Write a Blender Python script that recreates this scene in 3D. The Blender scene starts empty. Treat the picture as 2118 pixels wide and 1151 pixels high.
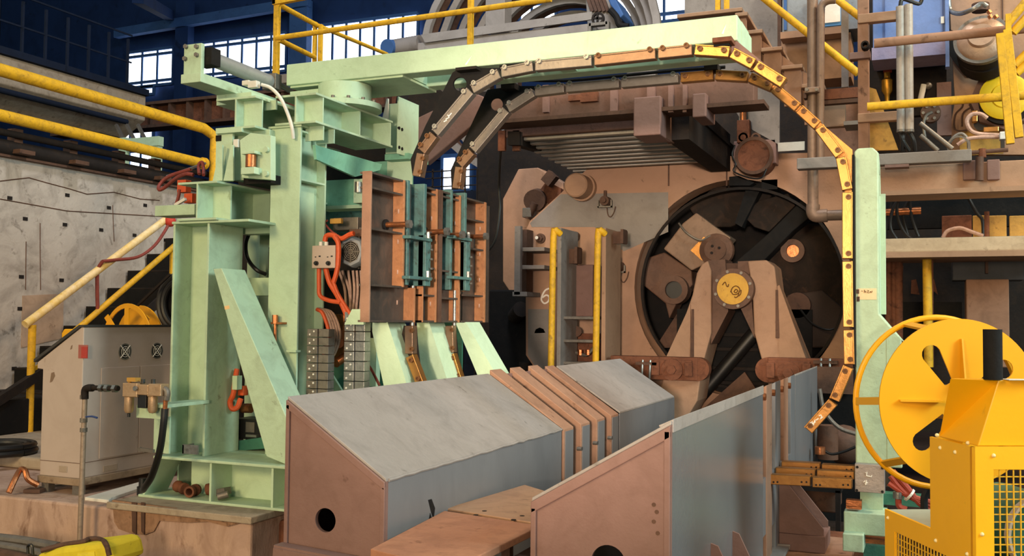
import bpy, bmesh, math, random
from mathutils import Vector as V, Matrix
from mathutils.geometry import tessellate_polygon
S = bpy.context.scene
C = S.collection
random.seed(7)
PI = math.pi
# ---------------------------------------------------------------- camera
FPX, CX, CY = 2030.0, 1059.0, 575.5
YAW, PITCH, ROLL = math.radians(23.0), math.atan(85.5/2030), 0.0100
CAM = V((0, 0, 1.1))
fw = V((-math.sin(YAW)*math.cos(PITCH), math.cos(YAW)*math.cos(PITCH), math.sin(PITCH)))
r0 = V((math.cos(YAW), math.sin(YAW), 0)); u0 = r0.cross(fw)
rt = r0*math.cos(ROLL) + u0*math.sin(ROLL); up = -r0*math.sin(ROLL) + u0*math.cos(ROLL)
cd = bpy.data.cameras.new('camera'); co = bpy.data.objects.new('camera', cd); C.objects.link(co)
m = Matrix.Identity(4)
for i in range(3):
    m[i][0], m[i][1], m[i][2], m[i][3] = rt[i], up[i], -fw[i], CAM[i]
co.matrix_world = m
cd.sensor_width = 36; cd.lens = FPX/2118*36; cd.clip_end = 200
S.camera = co
# ---------------------------------------------------------------- light, world, exposure
S.view_settings.view_transform = 'Standard'; S.view_settings.look = 'None'
S.view_settings.gamma = 1; S.view_settings.use_curve_mapping = False
S.view_settings.exposure = 0.0
w = bpy.data.worlds.new('world'); S.world = w; w.use_nodes = True
w.node_tree.nodes['Background'].inputs[0].default_value = (0.78, 0.97, 1.0, 1)
w.node_tree.nodes['Background'].inputs[1].default_value = 0.42
def area(loc, to, size, power, col):  # makes the hall lamps as well as the added fill lights
    l = bpy.data.lights.new('hall_and_fill_lamp', 'AREA'); l.shape = 'DISK'; l.size = size; l.energy = power; l.color = col
    o = bpy.data.objects.new('hall_and_fill_lamp', l); C.objects.link(o); o.location = loc
    o.rotation_euler = (V(to)-V(loc)).to_track_quat('-Z', 'Y').to_euler(); return o
area((-5, -10, 6), (-3.2, 5.5, 0.9), 3.5, 1350, (1.0, 0.71, 0.34))
area((0.8, -6, 1.9), (-1.2, 10, 1.6), 1.5, 520, (1.0, 0.74, 0.46))  # added warm fill aimed low at the mill housing
def fill_spot(loc, to, ang, power, col):
    l = bpy.data.lights.new('mill_fill_spot', 'SPOT'); l.spot_size = math.radians(ang); l.spot_blend = .35; l.energy = power; l.color = col; l.shadow_soft_size = .35
    o = bpy.data.objects.new('mill_fill_spot', l); C.objects.link(o); o.location = loc
    o.rotation_euler = (V(to)-V(loc)).to_track_quat('-Z', 'Y').to_euler(); return o
fill_spot((1.0, -6.5, 1.5), (-3.1, 10.8, 1.75), 15, 7000, (1.0, 0.80, 0.62))  # added narrow spot that brightens the mill housing plate
area((6.5, 3.6, 4.6), (-3, 6, 1.0), 3.0, 700, (0.78, 1.0, 0.98))  # added cool area light standing for daylight on the +X faces
area((4.5, 8.5, 8.5), (0.5, 9.5, 2.4), 1.5, 750, (1.0, 0.76, 0.50))  # added warm fill brightening the platform machinery
area((1.6, 4.1, 2.9), (-0.7, 6.0, 2.2), 0.35, 22, (1.0, 0.50, 0.15))
area((-9, 10, 12), (-12, 25, 8), 3.0, 160, (0.35, 0.6, 1.0))  # added blue fill tinting the far hall wall
area((-3, 7.2, 11), (-4.6, 15, 6.5), 2.0, 900, (0.95, 0.97, 1.0))  # added fill to light the ribbed hood
# ---------------------------------------------------------------- rays: pixel of the 2118x1151 photograph -> point on a plane of the place
def ray(px, py): return (fw + rt*((px-CX)/FPX) + up*((CY-py)/FPX))
def onp(px, py, p, n):
    d = ray(px, py); return CAM + d*((V(p)-CAM).dot(V(n))/d.dot(V(n)))
def onX(px, py, X): return onp(px, py, (X, 0, 0), (1, 0, 0))
def onY(px, py, Y): return onp(px, py, (0, Y, 0), (0, 1, 0))
def onZ(px, py, Z): return onp(px, py, (0, 0, Z), (0, 0, 1))
def yb(a, t, b, c, Y, dep):
    return (onY(a, (t+c)/2, Y).x, onY(b, (t+c)/2, Y).x, Y, Y+dep, onY((a+b)/2, c, Y).z, onY((a+b)/2, t, Y).z)
def xb(a, t, b, c, X, dep):
    return (X-dep, X, onX(a, (t+c)/2, X).y, onX(b, (t+c)/2, X).y, onX(a, c, X).z, onX(a, t, X).z)
# ---------------------------------------------------------------- mesh builder
def cr(pts, k=5):
    P = [V(p) for p in pts]; out = []
    Q = [P[0]*2-P[1]] + P + [P[-1]*2-P[-2]]
    for i in range(1, len(Q)-2):
        a, b, c, d = Q[i-1], Q[i], Q[i+1], Q[i+2]
        for j in range(k):
            t = j/k
            out.append(0.5*((2*b)+(c-a)*t+(2*a-5*b+4*c-d)*t*t+(3*b-a-3*c+d)*t**3))
    out.append(P[-1]); return out
class MB:
    def __init__(s): s.v, s.f, s.s = [], [], []
    def add(s, vs, fs, sm=False):
        n = len(s.v); s.v += [tuple(p) for p in vs]
        for i, f in enumerate(fs):
            s.f.append([n+j for j in f]); s.s.append(sm if isinstance(sm, bool) else sm[i])
        return s
    def hexa(s, p): return s.add(p, [(0,3,2,1),(4,5,6,7),(0,1,5,4),(1,2,6,5),(2,3,7,6),(3,0,4,7)])
    def box(s, x0, x1, y0, y1, z0, z1):
        if x0 > x1: x0, x1 = x1, x0
        if y0 > y1: y0, y1 = y1, y0
        if z0 > z1: z0, z1 = z1, z0
        return s.hexa([(x0,y0,z0),(x1,y0,z0),(x1,y1,z0),(x0,y1,z0),(x0,y0,z1),(x1,y0,z1),(x1,y1,z1),(x0,y1,z1)])
    def obox(s, c, a, b, d):
        c, a, b, d = V(c), V(a), V(b), V(d)
        if a.cross(b).dot(d) < 0: a = -a
        return s.hexa([c-a-b-d, c+a-b-d, c+a+b-d, c-a+b-d, c-a-b+d, c+a-b+d, c+a+b+d, c-a+b+d])
    def bar(s, p, q, w, h, upv=(0,0,1)):
        p, q = V(p), V(q); d = (q-p); dn = d.normalized(); sd = dn.cross(V(upv)).normalized(); u = sd.cross(dn)
        return s.obox((p+q)/2, d/2, sd*w/2, u*h/2)
    def frame(s, d):
        d = V(d).normalized(); t = V((0,0,1)) if abs(d.z) < .9 else V((1,0,0)); a = d.cross(t).normalized(); return a, d.cross(a)
    def cyl(s, p, q, r, r2=None, n=16):
        p, q = V(p), V(q); r2 = r if r2 is None else r2; a, b = s.frame(q-p)
        vs = [];
        for k in range(n):
            t = 2*PI*k/n; e = a*math.cos(t)+b*math.sin(t); vs += [p+e*r, q+e*r2]
        fs = [(2*k, 2*((k+1)%n), 2*((k+1)%n)+1, 2*k+1) for k in range(n)]
        fs += [tuple(2*k for k in range(n))[::-1], tuple(2*k+1 for k in range(n))]
        return s.add(vs, [f[::-1] if 0 else f for f in fs], [True]*n+[False]*2)
    def tube(s, pts, r, n=8, k=0):
        P = cr(pts, k) if k else [V(p) for p in pts]
        vs, fs = [], []; a = None
        for i, p in enumerate(P):
            d = (P[min(i+1, len(P)-1)]-P[max(i-1, 0)]).normalized()
            if a is None: a, b = s.frame(d)
            else:
                a = (a - d*a.dot(d)).normalized(); b = d.cross(a)
            for j in range(n):
                t = 2*PI*j/n; vs.append(p+(a*math.cos(t)+b*math.sin(t))*r)
        for i in range(len(P)-1):
            for j in range(n):
                fs.append((i*n+j, i*n+(j+1)%n, (i+1)*n+(j+1)%n, (i+1)*n+j))
        sm = [True]*len(fs)+[False]*2
        fs += [tuple(range(n))[::-1], tuple((len(P)-1)*n+j for j in range(n))]
        return s.add(vs, fs, sm)
    def prism(s, pts, ex, holes=()):
        ex = V(ex); loops = [[V(p) for p in pts]]+[[V(p) for p in h] for h in holes]
        tri = tessellate_polygon(loops); flat = [p for l in loops for p in l]; N = len(flat)
        nrm = V((0,0,0)); L = loops[0]
        for i in range(len(L)): nrm += L[i].cross(L[(i+1)%len(L)])
        fs = []
        for t in tri:
            n = (flat[t[1]]-flat[t[0]]).cross(flat[t[2]]-flat[t[0]]); t = tuple(t) if n.dot(ex) < 0 else tuple(t)[::-1]
            fs.append(t); fs.append(tuple(N+i for i in t[::-1]))
        sm = [False]*len(fs); o = 0
        for li, l in enumerate(loops):
            n = len(l); ar = V((0,0,0))
            for i in range(n): ar += (l[i]-l[0]).cross(l[(i+1)%n]-l[0])
            flip = (ar.dot(ex) > 0) == (li == 0)
            for i in range(n):
                j = (i+1)%n; q = (o+i, o+j, N+o+j, N+o+i); fs.append(q if flip else q[::-1]); sm.append(n >= 20)
            o += n
        return s.add(flat+[p+ex for p in flat], fs, sm)
    def lathe(s, prof, o, ax, n=28, a0=0, a1=2*PI):
        o = V(o); ax = V(ax).normalized(); a, b = s.frame(ax); vs, fs = [], []; full = abs(a1-a0-2*PI) < 1e-6; m = n if full else n+1
        for k in range(m):
            t = a0+(a1-a0)*k/n; e = a*math.cos(t)+b*math.sin(t); vs += [o+e*r+ax*h for r, h in prof]
        p = len(prof)
        for k in range(n):
            k2 = (k+1) % m
            for j in range(p-1): fs.append((k*p+j, k*p+j+1, k2*p+j+1, k2*p+j))
        sm = [True]*len(fs)
        for j in (0, p-1):
            if prof[0] != prof[-1] and prof[j][0] > 1e-6 and full: fs.append(tuple(k*p+j for k in range(m))); sm.append(False)
        return s.add(vs, fs, sm)
    def ring(s, o, ax, r0, r1, h, n=32):
        return s.lathe([(r0,0),(r1,0),(r1,h),(r0,h),(r0,1e-5)], o, ax, n) if 0 else s.prism(circ(o, ax, r1, n), V(ax).normalized()*h, [circ(o, ax, r0, n)])
    def ibeam(s, p, q, h, w, tf=.014, tw=.01, upv=(0,0,1)):
        p, q = V(p), V(q); d = (q-p); sd = d.normalized().cross(V(upv)).normalized(); u = sd.cross(d.normalized())
        a, b = w/2, h/2; t = tw/2
        pr = [(-a,-b),(a,-b),(a,-b+tf),(t,-b+tf),(t,b-tf),(a,b-tf),(a,b),(-a,b),(-a,b-tf),(-t,b-tf),(-t,-b+tf),(-a,-b+tf)]
        return s.prism([p+sd*x+u*y for x, y in pr], d)
    def prY(s, pts, Y, dep, holes=()):
        return s.prism([onY(x, y, Y) for x, y in pts], (0, dep, 0), [[onY(x, y, Y) for x, y in h] for h in holes])
    def prX(s, pts, X, dep, holes=()):
        return s.prism([onX(x, y, X) for x, y in pts], (-dep, 0, 0), [[onX(x, y, X) for x, y in h] for h in holes])
    def sph(s, c, r, n=12):
        pr = [(max(1e-7, r*math.sin(PI*i/8)), -r*math.cos(PI*i/8)) for i in range(9)]
        return s.lathe(pr, c, (0,0,1), n)
def circ(o, ax, r, n=32):
    o = V(o); a, b = MB().frame(ax); return [o+(a*math.cos(2*PI*k/n)+b*math.sin(2*PI*k/n))*r for k in range(n)]
def cpx(x, y, r, n=24): return [(x+r*math.cos(2*PI*k/n), y+r*math.sin(2*PI*k/n)) for k in range(n)]
WL = {}
def mesh(name, mb, mat):
    me = bpy.data.meshes.new(name); me.from_pydata(mb.v, [], mb.f); me.update()
    for i, p in enumerate(me.polygons): p.use_smooth = mb.s[i]
    if any(mb.s): me.set_sharp_from_angle(angle=.62)
    if mat: me.materials.append(mat)
    return me
def props(o, label, cat, group, kind):
    if label: o['label'] = label
    if cat: o['category'] = cat
    if group: o['group'] = group
    if kind: o['kind'] = kind
def merge_flat(me):
    b = bmesh.new(); b.from_mesh(me); bmesh.ops.dissolve_limit(b, angle_limit=.01, verts=b.verts, edges=b.edges); b.to_mesh(me); b.free()
def ob(name, mb, mat, parent=None, label=None, cat=None, group=None, kind=None, bev=0):
    o = bpy.data.objects.new(name, mb if isinstance(mb, bpy.types.Mesh) else mesh(name, mb, mat)); C.objects.link(o)
    if parent: o.parent = parent; o.location = -WL[parent.name]
    WL[o.name] = V((0,0,0))
    props(o, label, cat, group, kind)
    if bev:
        merge_flat(o.data)
        b = o.modifiers.new('bevel', 'BEVEL'); b.width = bev; b.segments = 2; b.limit_method = 'ANGLE'; b.angle_limit = .7
    return o
def th(name, label, cat, loc=(0,0,0), group=None, kind=None):
    o = bpy.data.objects.new(name, None); C.objects.link(o); o.location = loc; o.empty_display_size = .1
    WL[o.name] = V(loc); props(o, label, cat, group, kind); return o
def at(me, name, parent, pos, axis=(0,0,1), scale=1.0):
    # a copy sharing mesh data, its local z turned to axis
    o = bpy.data.objects.new(name, me); C.objects.link(o)
    off = V((0,0,0))
    if parent: o.parent = parent; off = WL[parent.name]
    o.location = V(pos)-off; o.rotation_mode = 'QUATERNION'; o.rotation_quaternion = V(axis).to_track_quat('Z', 'Y')
    o.scale = (scale,)*3; WL[o.name] = V(pos); return o
# ---------------------------------------------------------------- materials
def hx(h): 
    c = [int(h[i:i+2], 16)/255 for i in (0, 2, 4)]
    return tuple(x/12.92 if x <= .04045 else ((x+.055)/1.055)**2.4 for x in c)+(1,)
def mat(name, c1, c2=None, dirt=None, amt=.3, rough=.6, metal=0, sc=2.5, sc2=14, streak=1.0, bump=.15, blend=.5):
    M = bpy.data.materials.new(name); M.use_nodes = True; N = M.node_tree.nodes; L = M.node_tree.links
    b = N['Principled BSDF']; b.inputs['Metallic'].default_value = metal; b.inputs['Roughness'].default_value = rough
    b.inputs['Specular IOR Level'].default_value = .5 if rough < .5 else (.15 if rough >= .75 else .3)
    c1 = hx(c1); c2 = hx(c2) if c2 else tuple(x*.82 for x in c1[:3])+(1,)
    tc = N.new('ShaderNodeTexCoord'); mp = N.new('ShaderNodeMapping'); mp.inputs['Scale'].default_value = (1, 1, streak)
    L.new(tc.outputs['Object'], mp.inputs[0])
    def noise(scale, det, lo, hi, dist=0):
        n = N.new('ShaderNodeTexNoise'); n.inputs['Scale'].default_value = scale; n.inputs['Detail'].default_value = det; n.inputs['Roughness'].default_value = .65
        n.inputs['Distortion'].default_value = dist; L.new(mp.outputs[0], n.inputs['Vector'])
        r = N.new('ShaderNodeMapRange'); r.inputs[1].default_value = lo; r.inputs[2].default_value = hi; L.new(n.outputs['Fac'], r.inputs[0]); return n, r.outputs[0]
    def mix(f, a, c):
        x = N.new('ShaderNodeMix'); x.data_type = 'RGBA'
        if hasattr(f, 'links'): L.new(f, x.inputs[0])
        else: x.inputs[0].default_value = f
        for s_, v_ in ((6, a), (7, c)):
            if hasattr(v_, 'links'): L.new(v_, x.inputs[s_])
            else: x.inputs[s_].default_value = v_
        return x.outputs[2]
    _, f1 = noise(sc, 5, .5-blend/2, .5+blend/2)
    col = mix(f1, c1, c2); n2 = None
    if dirt:
        _, f4 = noise(sc*3.3, 10, .46, .78, .9)
        m4 = N.new('ShaderNodeMath'); m4.operation = 'MULTIPLY'; m4.inputs[1].default_value = min(.75, amt*1.9); L.new(f4, m4.inputs[0]); m4.use_clamp = True
        col = mix(m4.outputs[0], col, hx(dirt))
        n2, f2 = noise(sc2, 9, .70-amt*.35, .78-amt*.2, .4)
        mu = N.new('ShaderNodeMath'); mu.operation = 'MULTIPLY'; mu.inputs[1].default_value = .85; L.new(f2, mu.inputs[0]); mu.use_clamp = True
        col = mix(mu.outputs[0], col, hx(dirt))
    L.new(col, b.inputs['Base Color'])
    if bump:
        n3, f3 = noise(sc2*2.2, 6, .3, .7)
        bp = N.new('ShaderNodeBump'); bp.inputs['Strength'].default_value = bump; bp.inputs['Distance'].default_value = .01
        L.new(f3, bp.inputs['Height']); L.new(bp.outputs[0], b.inputs['Normal'])
    return M
def glow(name, c, st):
    M = bpy.data.materials.new(name); M.use_nodes = True; b = M.node_tree.nodes['Principled BSDF']
    b.inputs['Base Color'].default_value = hx(c); b.inputs['Emission Color'].default_value = hx(c); b.inputs['Emission Strength'].default_value = st; return M
G = mat('mint_paint', 'B6CDB2', 'AAC3A6', '6E7F5E', .14, .5, sc=1.6, sc2=9)
G2 = mat('mint_paint_worn', 'B2C9AD', 'A4BB9F', '5C5844', .17, .55, sc=2.2, sc2=11)
GM = mat('mint_paint_shaded', '7DB39B', '6FA58C', '3E5A4A', .2, .5)  # the mint paint again, darkened for shaded parts of the stand
GD = mat('deep_green_and_shaded_mint', '3F7A66', '35685A', '2A3A30', .2, .5)  # green motor and tray; on mint parts it darkens the paint for shade
TEAL = mat('teal_paint', '4E726F', '446261', '37322C', .45, .5, sc2=18)
BR = mat('brown_primer', '7D605A', '70564F', '4C3328', .17, .62, sc=1.8, sc2=8)
BR2 = mat('brown_primer_dusty', '96745F', '876655', '4A352A', .25, .75, sc=1.4, sc2=9)
BRD = mat('dark_brown_steel', '5E4335', '4A342A', '2A1E18', .3, .7, sc=2.5)
RUST = mat('rust_steel', '7B4E3A', '5E3B2C', '2F2019', .35, .75, sc=4)
GT = mat('grey_cover_paint', '8E8885', '827C78', '4F4A46', .2, .6, sc=1.6, sc2=11)
GS = mat('cover_grey_side_shaded', '6E7074', '64666B', '46454A', .12, .38, sc=1.2, sc2=12, streak=.4, bump=.05)  # the cover grey again, darkened in colour for the less lit sides
YL = mat('yellow_paint', 'EDAE0A', 'E4A408', 'C28F10', .06, .45, sc=1.5, bump=.04)
YW = mat('yellow_paint_worn', 'DCAA1E', 'C99A28', '7C6128', .34, .55, sc=5, sc2=16)
YO = mat('ochre_paint', 'B98F43', 'A57C3A', '5C4126', .28, .6, sc=3)
BK = mat('black_steel', '1A191A', '121213', '2A2420', .2, .76)
BKD = mat('dark_steel_and_shade', '262120', '1B1817', '35291F', .25, .8)  # dark steel; on the filler sheets it stands for shade
BKR = mat('black_rubber', '161617', '101011', None, 0, .42, bump=.03)
LK = mat('bronze_link', '80644F', '6E5645', '5E4231', .18, .36, .55, sc=6, sc2=22, bump=.06)
LKG = mat('link_grey_reflect', '827A74', '706963', '5E554D', .2, .36, .55, sc=6, sc2=22, bump=.06)  # grey copy of the link metal, its grey reflection put into the colour
ORB = mat('orange_bronze_and_glint', 'AC7A42', '986A38', '6A4428', .16, .3, .75, sc=6, sc2=22, bump=.06)  # orange bronze; on the chains it holds the warm reflection in its colour
STL = mat('bare_steel', '9A9996', '86847F', '4E4A45', .2, .35, .8, sc=6)
STD = mat('dull_steel', '7C766F', '6A645E', '3E3833', .25, .5, .5, sc=5)
CU = mat('copper', 'B5734A', '9C5F3C', '4A2F20', .25, .35, .8, sc=6)
CON = mat('wall_concrete', 'B9B0A8', 'A0968D', '5F564E', .36, .85, sc=.9, sc2=7, bump=.3)
PL = mat('plinth_concrete', 'B39682', 'A98F86', '6A4C3C', .38, .85, sc=1.3, sc2=6, streak=.45, bump=.35)
PLT = mat('dusty_concrete', 'A79A8A', '93836F', '5C4B3C', .3, .9, sc=2, sc2=8, bump=.3)
FL = mat('pit_floor_dirt', '3A2C24', '2B211C', '191512', .3, .85, sc=2)
NV = mat('hall_sheet_blue_haze', '223A66', '1A2E54', '101B30', .3, .8, sc=.3, sc2=2)  # navy sheet whose blue holds the haze around the windows
NVL = mat('blue_hall_steel', '3F6396', '2E4E80', '1E3050', .2, .7, sc=.6, sc2=4)
NVD = mat('dark_hall_steel', '1C2436', '141A28', '0E1118', .3, .8, sc=.5, sc2=4)
CAB = mat('beige_cabinet', 'B0A096', 'A5958B', '7B6656', .1, .5, sc=1.2, sc2=7, bump=.03)
WHT = mat('white_plastic', 'D9D6CF', 'CFCBC2', '8E877C', .1, .5)
GRC = mat('dusty_grey_paint', '837C77', '746D69', '4B443F', .25, .7, sc=1.4)
BLU = mat('blue_cabinet_paint', '6E86BE', '6079AE', '4A5168', .18, .5, sc=2)
OR = mat('orange_cable', 'C8552B', 'B64823', '7E3620', .2, .5, sc=12)
RD = mat('red_hose', '8A4038', '74342E', '3E211C', .25, .6, sc=10)
PK = mat('pale_cable', 'B99A8B', 'A48476', '6B5348', .3, .5, sc=14)
CH = glow('chalk_mark', 'F2EBE0', 0)
PIT = glow('pane_daylight', 'EEF5FF', 3.0)
RUL = mat('rust_steel_lit', 'A8744E', '8F5E3F', '4A3020', .25, .6, sc=5)  # lit copy of the rust steel for the flanges facing the camera
# ================================================================ the hall
def st(name, mb, m, **k): return ob(name, mb, m, kind='structure', **k)
st('floor', MB().box(-33, 12, -3, 27, -.75, -.6), FL)
st('wall_back', MB().box(-32, 14, 26, 26.3, -.6, 14), NV)
st('wall_side', MB().box(-32.3, -32, 6, 26.3, -.6, 14), NVD)
st('ceiling', MB().box(-32.3, 14, 7.5, 26.3, 14, 14.2), NVD)
# roof truss members and the light blue gutter line seen under the roof
o = st('trim_1', MB().bar(onY(240, 70, 25.2), onY(640, 3, 25.2), .22, .3), NVL)
o = st('trim_2', MB().bar(onY(285, -5, 20), onY(350, 32, 25), .3, .3), NV)
def win(n, a, b, t, bt, Y, cols, rows, splits=None):
    t0 = th('window_%d' % n, None, None, (0, 0, 0), kind='structure')
    x0 = onY(a, (t+bt)/2, Y).x; x1 = onY(b, (t+bt)/2, Y).x; z1 = onY((a+b)/2, t, Y).z; z0 = onY((a+b)/2, bt, Y).z
    rows = rows or [(0, 1)]
    pn = None
    for (lo, hi) in rows:
        for c in range(cols):
            u0, u1 = x0+(x1-x0)*c/cols+.03, x0+(x1-x0)*(c+1)/cols-.03
            ob('pane', MB().box(u0, u1, Y, Y+.04, z0+(z1-z0)*lo+.05, z0+(z1-z0)*hi-.05), PIT, t0)
    f = MB()
    for c in range(cols+1):
        u = x0+(x1-x0)*c/cols; f.box(u-.035, u+.035, Y-.04, Y+.06, z0, z1)
    for z in sorted({z for r in rows for z in r}):
        f.box(x0, x1, Y-.05, Y+.06, z0+(z1-z0)*z-.045, z0+(z1-z0)*z+.045)
    ob('window_frame', f, NVL, t0); return t0
RW = [(0, .12), (.12, .86), (.86, 1)]
win(1, 264, 358, 104, 178, 25.8, 3, RW)
win(2, 386, 592, 80, 158, 25.8, 7, RW)
win(3, 633, 864, 42, 132, 25.8, 8, RW)
win(4, 1275, 1425, -30, 48, 25.8, 3, [(0, .2), (.2, 1)])
win(5, 1076, 1150, 8, 52, 25.8, 3, None)
win(6, 246, 316, 262, 356, 25.8, 3, [(0, .45), (.55, 1)])
win(7, 292, 318, 181, 196, 25.8, 1, None)
win(8, 915, 975, 322, 395, 22, 2, None)
# blue roof columns on the back wall
for i, (a, b) in enumerate(((596, 632), (360, 386), (886, 905))):
    o = th('trim_%d' % (3+i), None, None, kind='structure')
    ob('column_plate', MB().box(*yb(a, 0, b, 330, 25.2, .3)), NVL if i == 0 else NV, o)
# crane runway girder of concrete on the left with its walkway rail
X = -14
t = th('crane_girder', 'grey concrete crane girder high behind the yellow rails', 'girder', (X, 10, 4.5))
a = onX(0, 112, X); b = onX(262, 196, X)
z1 = a.z; zc = onX(0, 172, X).z; z0 = onX(0, 212, X).z
pr = [(X-1.2, z1), (X, z1), (X, zc), (X-.5, z0), (X-1.2, z0)]
ob('girder_beam', MB().prism([V((x, a.y-2, z)) for x, z in pr], (0, b.y-a.y+2.5, 0)), PLT, t, bev=.02)
ob('top_cap', MB().box(X-1.3, X+.08, a.y-2, b.y+.5, z1, z1+.12), NVD, t)
ob('lower_pipe', MB().cyl((X+.02, a.y-2, zc-.12), (X+.02, b.y, zc-.12), .05), NVD, t)
t = th('crane_walkway_rail', 'thin dark walkway rail on top of the concrete crane girder', 'railing', (X, 10, z1+.12))
for k in range(9):
    y = a.y-1+k*(b.y-a.y+1)/8
    ob('post', MB().box(X-.02, X+.02, y-.02, y+.02, z1+.12, z1+1.0), NVD, t)
for h in (.6, 1.12): ob('rail', MB().box(X-.01, X+.01, a.y-1.2, b.y+.1, z1+h-.05, z1+h-.02), NVD, t)
# ribbed brown runway beam far behind
t = th('ribbed_runway_beam', 'brown ribbed runway beam far behind the mint column', 'girder', onY(330, 260, 16))
a = onY(120, 248, 16); b = onY(900, 186, 16); zt = onY(400, 210, 16).z; zb = onY(400, 258, 16).z
ob('web', MB().box(a.x, b.x, 16, 16.06, zb, zt), RUST, t)
for z in (zb, zt): ob('flange', MB().box(a.x, b.x, 15.8, 16.2, z-.03, z+.03), BRD, t)
nx = 20
for k in range(nx+1):
    x = a.x+(b.x-a.x)*k/nx; ob('rib', MB().box(x-.03, x+.03, 15.84, 16, zb, zt), BRD, t)
# left retaining wall with its tie holes, and the slab under the cabinet
XW = -8.4
zt = onX(0, 320, XW).z; y1 = 14.0
w0 = st('wall_left', MB().box(XW-.6, XW, 1.0, 12.6, -.6, zt), CON)
hole = mesh('tie_hole', MB().box(-.028, .028, -.018, .018, -.004, .004), BKD)
for px, py in ((139, 404), (52, 453), (134, 465), (209, 476), (278, 487), (342, 497), (44, 573), (127, 580), (41, 639), (122, 642), (29, 763), (20, 410), (300, 425), (225, 430)):
    p = onX(px, py, XW); at(hole, 'tie_hole', w0, p+V((.001, 0, 0)), (1, 0, 0))
patch = ob('repair_patch', MB().prX([(47, 612), (132, 608), (130, 700), (44, 720)], XW+.006, .006), mat('repair_mortar', 'AE9683', 'A08772', '6B5647', .25, .9), w0)
for pts in ([(0, 375), (60, 368), (95, 378), (140, 390), (180, 402), (235, 398), (290, 412), (330, 415)], [(83, 462), (83, 520), (84, 600)], [(0, 412), (140, 437), (330, 448)], [(233, 425), (234, 455), (236, 500)], [(54, 500), (53, 600)]):
    ob('crack', MB().tube([onX(x, y, XW) for x, y in pts], .006, 4), BRD, w0)
# pipes and clips lying along the wall top
t = th('wall_top_pipe', 'sooty pipe run with clips along the top of the concrete wall', 'pipe', (XW+.1, 8, zt))
pa, pb = onX(-20, 318, XW+.1), onX(372, 386, XW+.1)
ob('pipe', MB().cyl((XW, 4, zt+.07), (XW, 12.4, zt+.07), .09), BKD, t)
ob('small_pipe', MB().cyl((XW+.08, 4, zt+.21), (XW+.08, 12.4, zt+.21), .035), BKD, t)
ob('edge_plate', MB().box(XW-.3, XW+.06, 3.9, 12.5, zt-.02, zt+.02), BRD, t)
for px in (30, 145, 245, 320):
    y = onX(px, 330, XW).y
    ob('clip', MB().box(XW-.12, XW+.18, y-.09, y+.09, zt+.02, zt+.06).box(XW-.05, XW+.05, y-.05, y+.05, zt+.06, zt+.28), BRD, t)
# yellow rails above the wall
for nm, lab, p0, p1 in (('upper', 'upper of two yellow pipe rails above the concrete wall', (-40, 133), (438, 270)), ('lower', 'lower of two yellow pipe rails above the concrete wall', (-40, 229), (418, 338))):
    Xr = XW+.15; a, b = onX(*p0, Xr), onX(*p1, Xr)
    t = th('pipe_rail', lab, 'railing', (a+b)/2)
    z = (a.z+b.z)/2
    if nm == 'upper':
        ob('rail', MB().tube([(Xr, a.y, a.z), (Xr, b.y-.15, b.z), (Xr+.05, b.y, b.z-.08), (Xr+.06, b.y, b.z-.25)], .064, 14), YW, t)
        ob('end_post', MB().cyl((Xr+.06, b.y, zt+.0), (Xr+.06, b.y, b.z-.25), .066), YW, t)
    else:
        ob('rail', MB().cyl(a, b, .06), YW, t)
        ob('end_flange', MB().cyl(b, b+V((0, .05, 0)), .075), YW, t)
# concrete plinth carrying the mint stand
a, b = onZ(223, 1030, 0), onZ(516, 1069, 0)
t = th('concrete_plinth', 'stained tan concrete plinth under the mint steel stand', 'plinth', (-4, 4.6, -.6))
yf = 4.46; xl = onY(223, 1036, yf).x; xr = onY(516, 1069, yf).x
ob('plinth_block', MB().box(-8.35, xr, yf+.015, 8.5, -.6, -.04), PL, t, bev=.015)
ob('top_slab', MB().box(xl, xr+.02, yf-.012, 7.5, -.04, -.001), PLT, t, bev=.006)
ob('broken_patch', MB().prY([(232, 1035), (512, 1073), (510, 1080), (470, 1090), (430, 1080), (390, 1082), (330, 1078), (318, 1100), (300, 1107), (270, 1104), (245, 1095), (236, 1080)], yf+.005, .02), mat('broken_concrete', '9C7C66', '87664F', '4A3528', .4, .95), t)
for x0, x1 in ((272, 282), (291, 299)):
    ob('wet_streak', MB().prY([(x0, 1040), (x1, 1041), (x1-1, 1107), (x0+1, 1100)], yf-.004, .008), BRD, t)
ob('side_break', MB().box(xr, xr+.1, yf+.25, 6.5, -.5, -.06), RUST, t, bev=.03)
t = th('floor_slab', 'dusty concrete slab beside the stair foot behind the cabinet', 'slab', (-7, 6, -.04))
ob('slab', MB().box(-8.38, -5.36, 5.3, 12, -.038, .05), PLT, t, bev=.02)
ob('slab_step', MB().box(onZ(42, 930, .05).x, onZ(95, 935, .05).x+.1, 6.1, 6.35, .05, .11), PLT, t, bev=.01)
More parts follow.
